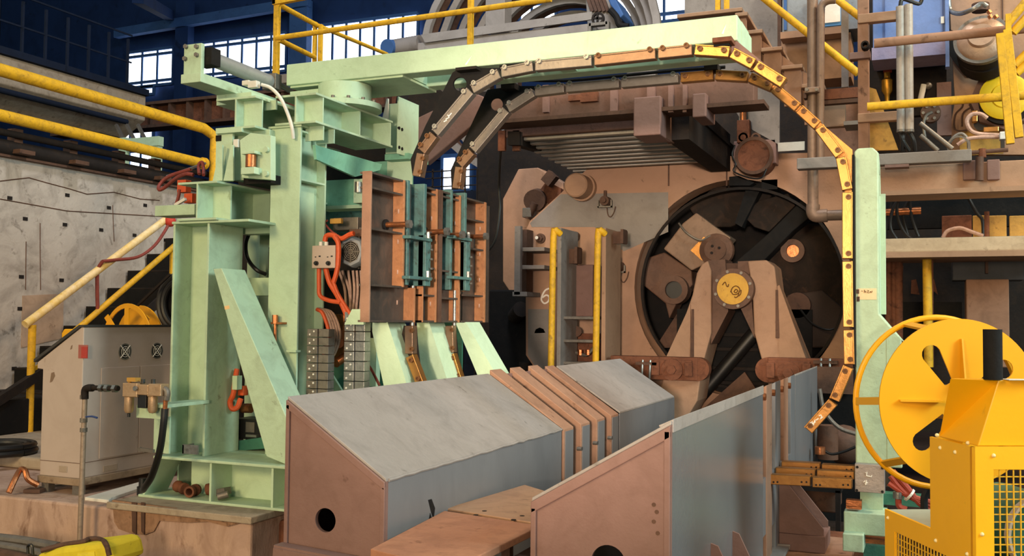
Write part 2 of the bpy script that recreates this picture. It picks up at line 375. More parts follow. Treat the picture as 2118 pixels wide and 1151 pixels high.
# ================================================================ the two sloped guide covers in front
Y0, Y1 = 3.48, 8.36
def cover(side):
    # cross sections run along Y
    if side == 'L':
        xr, xl = onY(798, 998, Y0).x, onY(595, 827, Y0).x; zl, zr = onY(595, 827, Y0).z, onY(798, 998, Y0).z
    else:
        xl, xr = onY(1100, 1038, Y0).x, onY(1388, 880, Y0).x; zl, zr = onY(1100, 1038, Y0).z, onY(1388, 880, Y0).z
    return xl, xr, zl, zr
xl, xr, zl, zr = cover('L'); zb = -.35
tl = th('sloped_guide_cover', 'grey sloped steel cover falling to the trough, round hole in brown end', 'machine cover', ((xl+xr)/2, Y0, zb))
LX = (xl, xr, zl, zr)
ya = onX(1165, 893, xr).y; yb_ = onX(1290, 862, xr).y
hz = onY(673, 1077, Y0)
ob('end_plate', MB().prism([(xl, Y0, zb), (xr, Y0, zb), (xr, Y0, zr), (xl, Y0, zl)], (0, .02, 0), [circ((hz.x, Y0, hz.z), (0, 1, 0), .05, 28)]), BR, tl)
ob('end_rim', MB().prism([(xl, Y0, zl-.035), (xl, Y0, zl), (xr, Y0, zr), (xr, Y0, zr-.035)], (0, -.012, 0)).box(xr-.02, xr+.001, Y0-.012, Y0, zb, zr-.02).box(xl, xl+.018, Y0-.012, Y0, zb, zl-.02), BR, tl, bev=.003)
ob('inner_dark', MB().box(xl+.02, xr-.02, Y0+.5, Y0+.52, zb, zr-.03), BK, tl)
def lid(y0, y1, name, th_=.014, dx=0.0):
    return ob(name, MB().prism([(xl, y0, zl), (xr+dx, y0, zr), (xr+dx, y0, zr+th_), (xl, y0, zl+th_)], (0, y1-y0, 0)), GT, tl, bev=.003)
lid(Y0+.0, ya-.03, 'sloped_lid')
lid(ya+3.7*(yb_-ya)/4, Y1, 'sloped_lid')
ob('side_plate', MB().box(xr-.014, xr, Y0+.02, ya-.03, zb, zr), GS, tl)
ob('side_plate', MB().box(xr-.014, xr, ya+3.7*(yb_-ya)/4, Y1, zb, zr), GS, tl)
ob('back_plate', MB().box(xl, xl+.014, Y0+.02, Y1, zb, zl), BR, tl)
ob('far_plate', MB().prism([(xl, Y1, zb), (xr, Y1, zb), (xr, Y1, zr), (xl, Y1, zl)], (0, .014, 0)), GS, tl)
ob('weld_bead', MB().tube([(xr, Y0+.02+k*(ya-.05-Y0)/30, zr+.006+random.uniform(-.003, .003)) for k in range(31)], .008, 6), GT, tl)
# upright ribs with slots between the two lids
n = 4; step = (yb_-ya)/n
for k in range(n):
    y = ya+k*step
    hh = .035 if k < 3 else .02
    ob('rib', MB().prism([(xl-.005, y, zb), (xr+.004, y, zb), (xr+.004, y, zr+.005), (xl-.005, y, zl+hh), ], (0, step*.55, 0)), BR2, tl, bev=.004)
    ob('rib_side', MB().box(xr+.004, xr+.009, y+.02, y+step*.5, zb, zr-.01), GS, tl)
    if k: 
        p = onX(1150+k*28+50, 945-k*9, xr+.01); ob('rib_bolt', MB().cyl((xr+.0, y-step*.2, zr-.14), (xr+.03, y-step*.2, zr-.14), .012, n=8), STL, tl)
ob('core', MB().box(xl+.02, xr-.1, ya-.03, yb_+.03, zb, zr-.08), BKD, tl)
def streaks(T, pts, X):
    for p in pts: ob('paint_scrape', MB().prX(p, X+.0015, .0015), BK, T)
streaks(tl, [[(886, 1035), (893, 1033), (900, 1052), (897, 1075), (892, 1060)], [(890, 1062), (893, 1072), (888, 1090), (884, 1092)]], xr)
# right-hand cover
xl2, xr2, zl2, zr2 = cover('R'); Y2 = 8.5
t2 = th('sloped_guide_cover', 'sloped cover with tall glossy slate side and brown holed end, beside the copper bars', 'machine cover', ((xl2+xr2)/2, Y0, -.35))
hz = onY(1258, 1166, Y0)
ob('end_plate', MB().prism([(xl2, Y0, zb), (xr2, Y0, zb), (xr2, Y0, zr2), (xl2, Y0, zl2)], (0, .02, 0), [circ((hz.x, Y0, hz.z), (0, 1, 0), .066, 28)]), BR, t2)
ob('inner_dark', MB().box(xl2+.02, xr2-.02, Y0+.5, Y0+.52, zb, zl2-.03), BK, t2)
ob('end_rim', MB().prism([(xl2, Y0, zl2-.045), (xl2, Y0, zl2), (xr2, Y0, zr2), (xr2, Y0, zr2-.045)], (0, -.014, 0)).box(xl2, xl2+.022, Y0-.014, Y0, zb, zl2-.02).box(xr2-.024, xr2, Y0-.014, Y0, zb, zr2-.02), BR, t2, bev=.004)
yc = onX(1578, 818, xr2).y; yd = onX(1645, 790, xr2).y
ob('sloped_lid', MB().prism([(xl2, Y0, zl2), (xr2, Y0, zr2), (xr2, Y0, zr2+.014), (xl2, Y0, zl2+.014)], (0, yc-Y0, 0)), GT, t2, bev=.003)
ob('sloped_lid', MB().prism([(xl2, yd, zl2), (xr2, yd, zr2), (xr2, yd, zr2+.014), (xl2, yd, zl2+.014)], (0, Y2-yd, 0)), GT, t2, bev=.003)
ob('top_edge_strip', MB().prism([(xr2-.05, Y0+.02, zr2-.01), (xr2+.004, Y0+.02, zr2-.03), (xr2+.004, Y0+.02, zr2+.02), (xr2-.05, Y0+.02, zr2-.005)], (0, yc-Y0-.02, 0)), GT, t2, bev=.003)
GSR = mat('cover_grey_side_shaded_gloss', '75777A', '6A6C71', '4E4E52', .08, .26, .25, sc=.8, sc2=9, bump=.03)  # glossy copy of the side grey, darkened for the less lit side
zs = onX(1580, 1050, xr2).z
ob('side_plate', MB().box(xr2-.014, xr2, Y0+.02, yc, zb+.1, zr2-.005), GSR, t2)
ob('side_plate', MB().box(xr2-.014, xr2, yd, Y2, -.1, zr2), GS, t2)
n = 4; st_ = (yd-yc)/n
for k in range(n):
    y = yc+k*st_
    ob('rib', MB().prism([(xl2, y+st_*.35, zb), (xr2, y+st_*.35, zb), (xr2, y+st_*.35, zr2+.012), (xl2, y+st_*.35, zl2+.012)], (0, st_*.6, 0)), GS if k % 2 else BR2, t2, bev=.003)
    ob('tie_bolt', MB().cyl((xr2-.02, y+st_*.2, zr2-.05), (xr2+.006, y+st_*.2, zr2-.05), .02, n=8), CU, t2)
ob('lower_side_plate', MB().box(xr2-.02, xr2-.004, yc, yd, -.1, .22), GS, t2)
ob('core', MB().box(xl2+.02, xr2-.1, yc, yd, zb, zl2-.05), BKD, t2)
yq = onX(1610, 1070, xr2).y
ob('bottom_flange', MB().box(xr2-.02, xr2+.07, Y0+.0, yq, zb+.08, zb+.1), GT, t2)
for px in (1515, 1470):     # triangular stiffeners low on the right side
    p = onX(px, 1100 if px > 1500 else 1125, xr2); y = p.y
    ob('gusset', MB().prism([(xr2, y, p.z), (xr2+.03, y, p.z-.01), (xr2+.17, y, p.z-.3), (xr2, y, p.z-.3)], (0, .014, 0)), BR, t2)
yg = onX(1612, 1000, xr2).y
for d in (0, .28):
    z = onX(1612, 1000, xr2).z
    ob('gusset', MB().prism([(xr2, yg+d, z+.02), (xr2+.03, yg+d, z+.02), (xr2+.26, yg+d, z-.26), (xr2+.26, yg+d, z-.3), (xr2, yg+d, z-.3)], (0, .016, 0)), BR, t2)
ob('foot_block', MB().box(xr2, xr2+.27, yg-.02, yg+.32, z-.4, z-.3), BR, t2, bev=.004)
for pp in ((1352, 1045), (1358, 1060), (1352, 1080), (1360, 1104)):
    q = onY(*pp, Y0-.002); ob('weld_scar', MB().cyl(q, q+V((0, .003, 0)), .008, n=8), BRD, t2)
# pedestal with table top beside the right cover
t = th('steel_pedestal', 'low brown steel pedestal under the copper bars', 'pedestal', (xr2+.3, yg+.4, -.6))
ob('top_plate', MB().box(xr2+.0, xr2+.42, yg-.1, yg+.5, z-.43, z-.4), BR2, t, bev=.004)
ob('body', MB().box(xr2+.02, xr2+.33, yg-.02, yg+.4, -.6, z-.43), BRD, t)
ob('leg', MB().box(xr2+.33, xr2+.37, yg-.06, yg-.02, -.6, z-.43), BR, t)
ob('leg', MB().box(xr2+.33, xr2+.37, yg+.4, yg+.44, -.6, z-.43), BRD, t)
# rusty plate lying in the trough between the covers
zt = .235
t = th('trough_floor_plate', 'rusty steel plate with notch lying between the two sloped covers', 'steel plate', (-1.7, 4, zt))
P = lambda x, y: onZ(x, y, zt)
ob('near_plate', MB().prism([P(766, 1136), P(919, 1057), P(1118, 1088), P(960, 1165), P(880, 1165)], (0, 0, -.03)), mat('worn_rust_plate', 'A9785C', '946650', '6A4634', .25, .6, sc=3), t, bev=.004)
ob('far_plate', MB().prism([P(921, 1052), P(1085, 1003), P(1140, 1020), P(1230, 1050), P(1120, 1084)], (0, 0, -.03)), mat('worn_rust_plate_far', 'A08268', '93705A', '6A5444', .3, .65, sc=3), t, bev=.004)
for px, py in ((984, 1066), (1002, 1058), (1080, 1068), (1062, 1076)):
    q = P(px, py); ob('bolt_hole', MB().cyl(q+V((0, 0, -.002)), q+V((0, 0, .0012)), .011, n=12), BKD, t)
a = P(800, 1150); b = P(1120, 1030)
for px, py in ((900, 1120), (1050, 1070)):
    q = P(px, py); ob('support_leg', MB().box(q.x-.02, q.x+.02, q.y-.02, q.y+.02, -.6, zt-.03), BRD, t)
ob('support_beam', MB().box(-1.62, -1.5, 3.3, 7.5, -.1, .1), BRD, t)
t = th('floor_angle', 'brown steel angle at the foot of the round-holed brown cover end', 'steel angle', (-2.4, 3.4, 0))
q0, q1 = onY(575, 1130, 3.43), onY(760, 1165, 3.43)
ob('leg_plate', MB().bar(q0, q1, .06, .02), BR, t); ob('leg_plate', MB().bar(q0+V((0, -.03, -.04)), q1+V((0, -.03, -.04)), .012, .08), BR, t)
# ================================================================ the mint-green welded stand
YF = 4.65
bx0 = onY(318, 1000, YF).x; bx1 = -2.75
t = th('mint_steel_stand', 'mint green welded steel stand of columns and braces on the concrete plinth', 'machine stand', (-3.8, 5.2, 0))
SV = t
zt = .257
ob('bottom_flange', MB().box(bx0-.12, bx1, YF, 6.6, 0, .016), G2, t, bev=.003)
ob('top_flange', MB().box(bx0+.0, bx1, YF-.01, 6.6, zt-.016, zt), G2, t, bev=.003)
ob('web', MB().box(bx0+.12, bx1, YF+.19, YF+.205, .016, zt-.016), G, t)
for px in (434, 562):
    x = onY(px, 1000, YF).x; ob('stiffener', MB().box(x-.007, x+.007, YF+.005, YF+.19, .016, zt-.016), G, t)
ob('end_stiffener', MB().prism([(bx0+.03, YF+.01, zt-.016), (bx0+.045, YF+.01, zt-.016), (bx0-.08, YF+.01, .016), (bx0-.095, YF+.01, .016)], (0, .2, 0)), G, t)
ob('end_web', MB().box(bx0-.0, bx0+.012, YF+.2, 6.5, .016, zt-.016), G, t)
# left column: two flanges along Y with a web between
def hcol(nm, xa, xb_, y0, y1, z0, z1, tf=.016):
    ob('column_flange', MB().box(xa, xa+tf, y0, y1, z0, z1), G2, t, bev=.002)
    ob('column_flange', MB().box(xb_-tf, xb_, y0, y1, z0, z1), G2, t, bev=.002)
    ob('column_web', MB().box(xa+tf, xb_-tf, (y0+y1)/2-.006, (y0+y1)/2+.006, z0, z1), G, t)
cx0, cx1 = onY(353, 700, 4.75).x, onY(428, 700, 4.75).x
cy1 = onX(502, 520, cx1).y; zc = onY(428, 462, 4.75).z
hcol('a', cx0, cx1, 4.75, cy1, zt, zc)
ob('cap_plate', MB().box(cx0-.005, cx1+.3, 4.74, cy1+.25, zc, zc+.016), G2, t, bev=.003)
# rear column and cross members seen through the opening
p = onY(520, 600, 5.35)
ob('rear_post', MB().box(*yb(508, 480, 533, 930, 5.5, .12)), G, t)
for a, b in ((466, 484), (575, 612)):
    ob('cross_member', MB().box(*yb(494, a, 562, b, 5.12, .1)), G, t, bev=.003)
# front post: flanges facing the camera
fx0, fx1 = onY(555, 600, 5.0).x, onY(616, 600, 5.0).x; fz = onY(590, 265, 5.0).z
ob('post_flange', MB().box(fx0, fx1, 5.0, 5.016, zt, fz), G, t, bev=.002)
ob('post_flange', MB().box(fx0, fx1, 5.27, 5.286, zt, fz), G, t, bev=.002)
ob('post_web', MB().box((fx0+fx1)/2-.006+.04, (fx0+fx1)/2+.006+.04, 5.016, 5.27, zt, fz), G, t)
ob('post_cap', MB().box(fx0-.02, fx1+.01, 4.99, 5.3, fz, fz+.014), G2, t, bev=.002)
z = onX(640, 375, fx1).z
ob('post_stiffener', MB().box((fx0+fx1)/2+.04, fx1, 5.016, 5.27, z-.006, z+.006), G, t)
ob('post_stiffener', MB().box((fx0+fx1)/2+.04, fx1, 5.016, 5.27, fz-.03, fz-.018), G, t)
# diagonal brace of box section
br = ob('diagonal_brace', MB().prY([(441, 557), (458, 555), (594, 868), (594, 963), (551, 945)], 4.7, .22), G2, t, bev=.004)
ob('paper_tag', MB().prY([(464, 634), (474, 632), (475, 639), (465, 641)], 4.699, .002), mat('tag_paper', 'E0BC86', 'D5B07C', None, 0), br)
b2 = ob('diagonal_brace', MB().prY([(516, 660), (548, 660), (600, 815), (575, 815)], 5.35, .2), G, t)
# small clamp plates on the post
for py in (695, 800, 812):
    ob('clamp_plate', MB().box(*yb(592, py+30, 612, py+34, 4.97, .05)), G2, t)
q = onY(571, 690, 4.99)
pb = ob('hanging_bolt', MB().cyl(onY(569, 652, 4.96), onY(569, 670, 4.96), .018, n=6).cyl(onY(569, 670, 4.96), onY(569, 708, 4.96), .010, n=8).box(*yb(560, 667, 583, 671, 4.95, .05)), CU, t)
# beam on top of the left column, running away
Z = lambda px, py, Y: onY(px, py, Y).z
xc = onY(407, 420, 4.72).x; zb = zc+.016; zu = Z(407, 376, 4.72)
xL, xR = onY(376, 380, 4.72).x, onY(441, 378, 4.72).x
yE = 6.2
ob('upper_beam', MB().ibeam((xc, 4.72, (zb+zu)/2), (xc, yE, (zb+zu)/2), zu-zb, .3, .014, .012), G2, t, bev=.002)
for y in (4.86, 5.25, 5.7):
    ob('upper_beam_stiffener', MB().box(xc+.006, xc+.14, y, y+.012, zb+.014, zu-.014), G, t)
# side bracket sticking out to the stair
ob('side_bracket', MB().box(*yb(320, 424, 402, 446, 4.95, .15)), G2, t, bev=.004)
# roller housing above it
hb = zu; h1 = Z(500, 268, 4.85)
hx0, hx1 = onY(452, 330, 4.85).x, onY(560, 330, 4.85).x
hz = ob('roller_housing', MB().box(*yb(485, 270, 557, 372, 4.95, .5)), G2, t, bev=.004)
ob('housing_front', MB().box(*yb(446, 270, 480, 376, 4.86, .02)).box(*yb(446, 266, 500, 275, 4.84, .5)), G, t, bev=.002)
ob('housing_front', MB().prY([(496, 290), (518, 275), (560, 280), (560, 372), (500, 368)], 4.84, .05), G, t, bev=.002)
for a in (440, 462):
    gx = onY(a+8, 330, 4.8).x
    ob('gusset', MB().prY([(a, 374), (a+16, 300), (a+20, 300), (a+20, 374)], 4.8, .012), G, t)
    x = onY(a+20, 340, 4.8).x
rl = onY(519, 331, 4.8)
ob('roller', MB().cyl(rl-V((0, 0, .045)), rl+V((0, 0, .03)), .032, n=20), CU, t)
for a_, b_ in ((-.09, -.048), (.032, .05)): ob('roller_bracket', MB().box(rl.x-.05, rl.x+.05, rl.y-.03, rl.y+.05, rl.z+a_, rl.z+b_), G, t, bev=.003)
for px, py in ((553, 310), (552, 360)):
    q = onY(px, py, 4.84); ob('housing_screw', MB().cyl(q, q-V((0, .02, 0)), .018, n=10), G2, t)
ob('rubber_pad', MB().box(*yb(504, 362, 560, 380, 4.9, .5)), BK, t)
q = yb(482, 288, 492, 305, 4.83, .03); ob('switch_cover', MB().box(*q), WHT, t, bev=.002)
q = yb(446, 280, 457, 292, 4.855, .02); ob('black_plug', MB().box(*q), BK, t)
# beam over the housing (carries the cylinder)
zb2, zu2 = Z(500, 266, 4.85), Z(500, 200, 4.85)
x2 = onY(487, 230, 4.85).x
ob('upper_beam', MB().ibeam((x2, 4.85, (zb2+zu2)/2), (x2, 5.8, (zb2+zu2)/2), zu2-zb2, .3, .014, .012), G2, t, bev=.002)
for y in (4.92, 5.4): ob('upper_beam_stiffener', MB().box(x2+.006, x2+.145, y, y+.012, zb2+.014, zu2-.014), G, t)
# beam over the front post
zb3, zu3 = fz+.014, Z(600, 196, 4.98)
x3 = onY(594, 230, 4.98).x; ye = onX(797, 280, x3+.15).y
ob('upper_beam', MB().ibeam((x3+.06, 4.98, (zb3+zu3)/2), (x3+.06, ye, (zb3+zu3)/2), zu3-zb3, .3, .014, .012), G2, t, bev=.002)
for y in (5.06, 5.06+(ye-5.06)*.5, ye-.03): ob('upper_beam_stiffener', MB().box(x3+.066, x3+.205, y, y+.012, zb3+.014, zu3-.014), G, t)
ob('cross_tie', MB().box(x2+.1, x3-.1, 5.0, 5.015, zu2-.06, zu2), G, t)
# gussets below that beam
for py, a in ((290, 668), (302, 690)):
    q = onX(a, py, x3+.2); ob('beam_gusset', MB().box(x3+.07, x3+.2, q.y, q.y+.012, zb3-.09, zb3), G, t)
ob('knee_plate', MB().prX([(652, 300), (790, 340), (786, 352), (735, 366), (655, 330)], x3+.16, .02), GM, t)
# rear upright next to the turntable, and bracing in the back
ob('rear_upright', MB().box(*yb(798, 215, 821, 318, 6.15, .02)), G, t, bev=.002)
ob('rear_upright_side', MB().box(*yb(821, 200, 824, 318, 6.05, .3)), G, t, bev=.002)
ob('rear_upright_foot', MB().box(*yb(796, 318, 845, 330, 6.15, .3)), GM, t)
ob('rear_gusset', MB().prY([(790, 248), (800, 204), (803, 204), (803, 250)], 6.1, .012), WHT, t)
for px, py in ((826, 265), (832, 268), (826, 305), (832, 308)):
    q = onX(px, py, onY(824, 260, 6.05).x+.003); ob('bolt', MB().cyl(q-V((.01, 0, 0)), q+V((.002, 0, 0)), .012, n=8), BK, t)
ob('hanger_plate', MB().box(*yb(700, 335, 852, 420, 6.3, .02)), GM, t)
ob('hanger_post', MB().box(*yb(800, 318, 850, 460, 6.25, .02)), G, t)
ob('back_rail', MB().box(*yb(655, 372, 760, 425, 5.9, .06)), GM, t)
ob('back_rail', MB().box(*yb(655, 425, 760, 432, 5.84, .16)), G, t)
ob('back_rail', MB().box(*yb(640, 340, 760, 372, 6.0, .05)), BK, t)
rl = onY(741, 386, 5.6)
ob('roller_mount', MB().box(*yb(731, 370, 754, 420, 5.66, .1)), G, t, bev=.003)
ob('guide_roller', MB().cyl(rl-V((0, 0, .04)), rl+V((0, 0, .03)), .024, n=16), STL, t)
ob('back_sheet', MB().box(*yb(655, 432, 760, 500, 6.1, .02)), TEAL, t)
for pts, Y in (([(766, 668), (798, 668), (838, 798), (795, 805)], 5.25), ([(862, 668), (884, 668), (922, 790), (870, 790)], 5.75), ([(942, 668), (960, 668), (1036, 800), (1000, 806)], 6.0)):
    b_ = ob('rear_brace', MB().prY(pts, Y, .012), G, t)
    # flange on the sloping edge
    p, q = onY(*pts[1], Y), onY(*pts[2], Y)
    ob('brace_flange', MB().prism([p, p+V((.012, 0, .004)), q+V((.012, 0, .004)), q], (0, .22, 0)), G, t)
ob('rear_panel', MB().box(*yb(870, 655, 955, 800, 6.35, .02)), GD, t)
ob('low_panel', MB().box(*yb(628, 730, 800, 830, 5.75, .02)), GD, t)
ob('low_panel', MB().prY([(640, 800), (680, 765), (720, 830), (640, 830)], 5.6, .02), G, t)
ob('low_rib', MB().box(*yb(755, 700, 778, 800, 5.6, .05)), G, t)
# ---- bearing and swinging top frame
Yb = 5.4
bx0 = onY(592, 166, Yb).x; bx1 = onY(1525, 55, Yb).x; zT = onY(1525, 30, Yb).z; zB = onY(1525, 83, Yb).z
t = th('swing_frame', 'long pale green box frame cantilevered from the bearing over the bar chains', 'machine beam', (bx0+.4, 5.6, zB))
SW = t
ob('front_beam', MB().box(bx0, bx1, Yb, Yb+.13, zB, zT), G, t, bev=.006)
ob('rear_beam', MB().box(bx0+.3, bx1, Yb+.36, Yb+.48, zB, zT), G, t, bev=.006)
ob('end_beam', MB().box(bx1-.12, bx1+.002, Yb+.13, Yb+.36, zB+.002, zT-.002), G, t)
ob('left_beam', MB().box(bx0, bx0+.12, Yb+.13, Yb+.48, zB+.002, zT-.002), G, t)
for px in (800, 1120): 
    x = onY(px, 150, Yb).x; ob('cross_beam', MB().box(x, x+.1, Yb+.13, Yb+.36, zB+.01, zT-.01), G, t)
pz = lambda x, y: onZ(x, y, zB-.0)
ob('bottom_plate', MB().box(bx0+.02, bx0+.88, Yb+.02, Yb+.48, zB-.014, zB), G, t)
ob('skirt_plate', MB().prY([(600, 190), (706, 178), (745, 205), (640, 205), (600, 197)], Yb+.015, .012), G, t)
for a_, b_ in (((961, 134), (975, 116)), ((1492, 70), (1502, 50))):
    ob('paint_tick', MB().prY([(a_[0], a_[1]), (a_[0]+4, a_[1]), (b_[0], b_[1])], Yb-.002, .002), CH, t)
tx, ty = x3+.08, 5.5
tt = th('slewing_bearing', 'round pale green slewing bearing between mint post and swinging frame', 'bearing', (tx, ty, zu3))
ob('lower_ring', MB().lathe([(.0, 0), (.245, 0), (.245, .035), (.2, .045), (.2, .05)], (tx, ty, zu3), (0, 0, 1), 40), G2, tt)
ob('upper_ring', MB().lathe([(0, .05), (.175, .05), (.175, zB-.018-zu3), (0, zB-.018-zu3)], (tx, ty, zu3), (0, 0, 1), 40), YO if 0 else G, tt)
bolt_top = mesh('bolt', MB().cyl((0, 0, -.002), (0, 0, .014), .012, n=6), STD)
for k in range(14):
    a = 2*PI*k/14; at(bolt_top, 'bolt', tt, (tx+.222*math.cos(a), ty+.222*math.sin(a), zu3+.04))
# ---- cylinder that turns the frame
zh = Z(395, 152, 4.67); zl_ = Z(395, 171, 4.67)
ux0, ux1 = onY(374, 160, 4.67).x, onY(415, 160, 4.67).x
t = th('cylinder_mount', 'mint arm with upright end plate holding the grey cylinder', 'bracket', (ux0+.05, 4.9, zl_))
ob('arm', MB().box(ux0, ux1, 4.67, 5.42, zl_, zh), G2, t, bev=.003)
up_ = ob('end_plate', MB().box(*yb(380, 91, 416, 160, 4.70, .03)), G2, t, bev=.003)
for px, py in ((386, 97), (408, 97), (408, 114), (384, 122)):
    q = onY(px, py, 4.70); at(bolt_top, 'bolt', up_, q, (0, -1, 0), 1.2)
ob('support_block', MB().box(ux0+.0, ux1+.12, 5.0, 5.5, zu2, zl_), G, t)
cA = onY(424, 117, 4.74); cB0 = onX(556, 164, cA.x)
t = th('pneumatic_cylinder', 'grey round barrel cylinder on the mint arm before the bright windows', 'cylinder', cA)
yE2 = onX(556, 164, cA.x+.0).y
ob('rear_cap', MB().box(cA.x-.055, cA.x+.055, 4.735, 4.82, cA.z-.055, cA.z+.055), BK, t, bev=.004)
ob('barrel', MB().cyl((cA.x, 4.82, cA.z), (cA.x, yE2+.0, cA.z-.01), .047, n=24), STL if 0 else mat('grey_barrel', '9FA0A0', '8E9090', '6A6763', .12, .38, .35), t)
ob('front_cap', MB().box(cA.x-.055, cA.x+.055, yE2, yE2+.07, cA.z-.06, cA.z+.045), STD, t, bev=.004)
ob('rod_eye', MB().cyl((cA.x, yE2+.07, cA.z), (cA.x, yE2+.25, cA.z-.02), .02), STL, t)
t = ob('air_hose', MB().tube([onY(540, 175, 4.9), onY(560, 182, 4.93), onY(580, 203, 4.95), onY(595, 235, 4.96), onY(604, 265, 4.96), onY(607, 287, 4.975)], .011, 8, 5), WHT, None, 'white air hose curving from the cylinder down the mint post', 'hose')
t = ob('valve_plate', MB().box(*yb(512, 167, 530, 181, 4.88, .04)).box(*yb(500, 166, 514, 176, 4.9, .05)), WHT, None, 'small white valve plate under the grey cylinder', 'valve', bev=.003)
for a in ((640, 190),): pass
# small fittings on the base
nut = mesh('coupling', MB().lathe([(.0, 0), (.034, 0), (.036, .02), (.030, .03), (.030, .06), (.036, .07), (.034, .09), (.022, .09), (.02, .02), (0, .02)], (0, 0, 0), (0, 0, 1), 14), RUST)
for i, (px, py, ax, lab) in enumerate(((383, 1016, (-1, .3, .1), 'rusty pipe coupling on the base flange, nearest the hose'), (402, 1020, (.2, -1, .0), 'rusty pipe coupling with its open end showing on the base flange'), (418, 1018, (1, .4, .2), 'rusty pipe coupling against the base rib'))):
    q = onZ(px, py, .05); q.y = YF+.1+.02*i; q.x = onY(px, py, YF+.1).x
    o = at(nut, 'pipe_coupling', None, (q.x, q.y, .052), ax); props(o, lab, 'pipe coupling', 'couplings on the base flange', None)
q = onY(457, 1018, YF+.08)
o = ob('steel_fitting', MB().obox(q+V((0, 0, 0)), (.05, 0, .01), (0, .03, 0), (-.004, 0, .02)).cyl(q+V((.02, -.05, -.02)), q+V((.07, -.02, -.005)), .022).cyl(q+V((-.05, -.02, -.02)), q+V((-.03, .04, .0)), .018), STD, None, 'worn grey steel fitting lying between the ribs of the base', 'fitting')
q = onY(392, 930, YF+.06)
ob('cleat', MB().box(*yb(377, 921, 409, 940, YF+.02, .012)).box(*yb(377, 921, 380, 940, YF+.02, .09)), STL, None, 'small bare steel cleat standing on the base beside the mint column', 'cleat')
# things glimpsed inside the stand
t = th('valve_block', 'black valve box behind the diagonal brace', 'valve box', onY(505, 905, 5.1))
ob('box_body', MB().box(*yb(482, 868, 545, 910, 5.1, .18)), BKR, t, bev=.006)
ob('front_plate', MB().box(*yb(508, 874, 526, 895, 5.095, .01)), STD, t)
ob('steel_clip', MB().box(*yb(508, 900, 530, 905, 5.06, .05)), STL, t)
ob('green_tray', MB().prY([(482, 914), (550, 904), (556, 928), (482, 934)], 5.08, .2), GD, None, 'dark green tray under the black valve box', 'tray')
t = th('cable_gland', 'orange cable loop with mint clip beside the left column', 'cable', onY(486, 810, 4.96))
ob('cable', MB().tube([onY(490, 765, 5.0), onY(486, 790, 4.97), onY(483, 815, 4.96), onY(476, 832, 4.96), onY(480, 846, 4.96), onY(491, 843, 4.98), onY(498, 825, 5.0)], .017, 10, 5), OR, t)
ob('clip', MB().box(*yb(480, 778, 490, 807, 4.94, .05)), G, t, bev=.002)
ob('orange_plug', MB().box(*yb(491, 799, 503, 819, 5.0, .05)), OR, t, bev=.003)
ob('coil_spool', MB().cyl(onY(502, 845, 5.1), onY(520, 845, 5.1), .03), CU, t)
ob('black_cable', MB().tube([onY(517, 478, 5.3), onY(508, 505, 5.3), onY(512, 535, 5.3), onY(530, 558, 5.3), onY(550, 568, 5.35)], .014, 8, 5), BKR, None, 'black cable looping in the opening between mint column and post', 'cable')
ob('black_drum', MB().cyl(onY(545, 545, 5.6), onY(545, 545, 5.6)+V((0, .2, 0)), .12, n=24), BKD, None, 'black drum seen through the opening of the mint stand', 'drum')
q_ = yb(490, 300, 800, 720, 6.7, .05); ob('rear_shade_sheet', MB().box(q_[0], q_[1], q_[2], q_[3], -.04, q_[5]), BKD, None, 'dark sheet added for the shade behind the mint stand', 'plate')  # dark sheet added where the gap behind the stand is shaded
# frame of pale tube seen far left, before the low window
t = th('tube_frame', 'pale green square tube frame standing before the low far window', 'frame', onY(286, 355, 13))
for a in ((245, 285, 259, 352), (312, 300, 327, 356)): q_ = yb(*a, 13, .1); ob('upright', MB().box(q_[0], q_[1], q_[2], q_[3], -.6, q_[5]), G, t)
ob('top_tube', MB().box(*yb(245, 285, 328, 304, 12.98, .12)), G, t)
for k, px in enumerate((240, 262, 285)):
    ob('leaning_bar', MB().bar(onY(px, 258, 13.3), onY(px+17, 292, 13.3), .05, .05), STD, t)
# red hoses by the stair head
t = th('red_hose_bundle', 'rust red hoses looping off the platform behind the mint column', 'hose', onY(380, 370, 5.6))
ob('hose', MB().tube([onY(400, 362, 5.5), onY(385, 360, 5.5), onY(366, 368, 5.6), onY(345, 385, 5.7), onY(330, 393, 5.7), onY(330, 383, 5.75), onY(350, 365, 5.8), onY(395, 350, 5.8)], .014, 8, 5), RD, t)
ob('hose', MB().tube([onY(412, 360, 5.45), onY(411, 342, 5.5), onY(418, 336, 5.5), onY(421, 350, 5.5), onY(421, 362, 5.45)], .012, 8, 5), RD, t)
ob('hose', MB().tube([onY(372, 392, 5.5), onY(368, 412, 5.5), onY(362, 428, 5.5)], .012, 8, 5), RD, t)
ob('manifold', MB().box(*yb(366, 372, 384, 398, 5.5, .06)).box(*yb(380, 400, 397, 420, 5.45, .06)), OR, t, bev=.004)
ob('grey_lever', MB().bar(onY(362, 425, 5.4), onY(384, 412, 5.4), .02, .02), WHT, t)
ob('rod', MB().tube([onY(345, 365, 5.8), onY(390, 350, 5.8), onY(425, 338, 5.8)], .01, 6), STL, t)
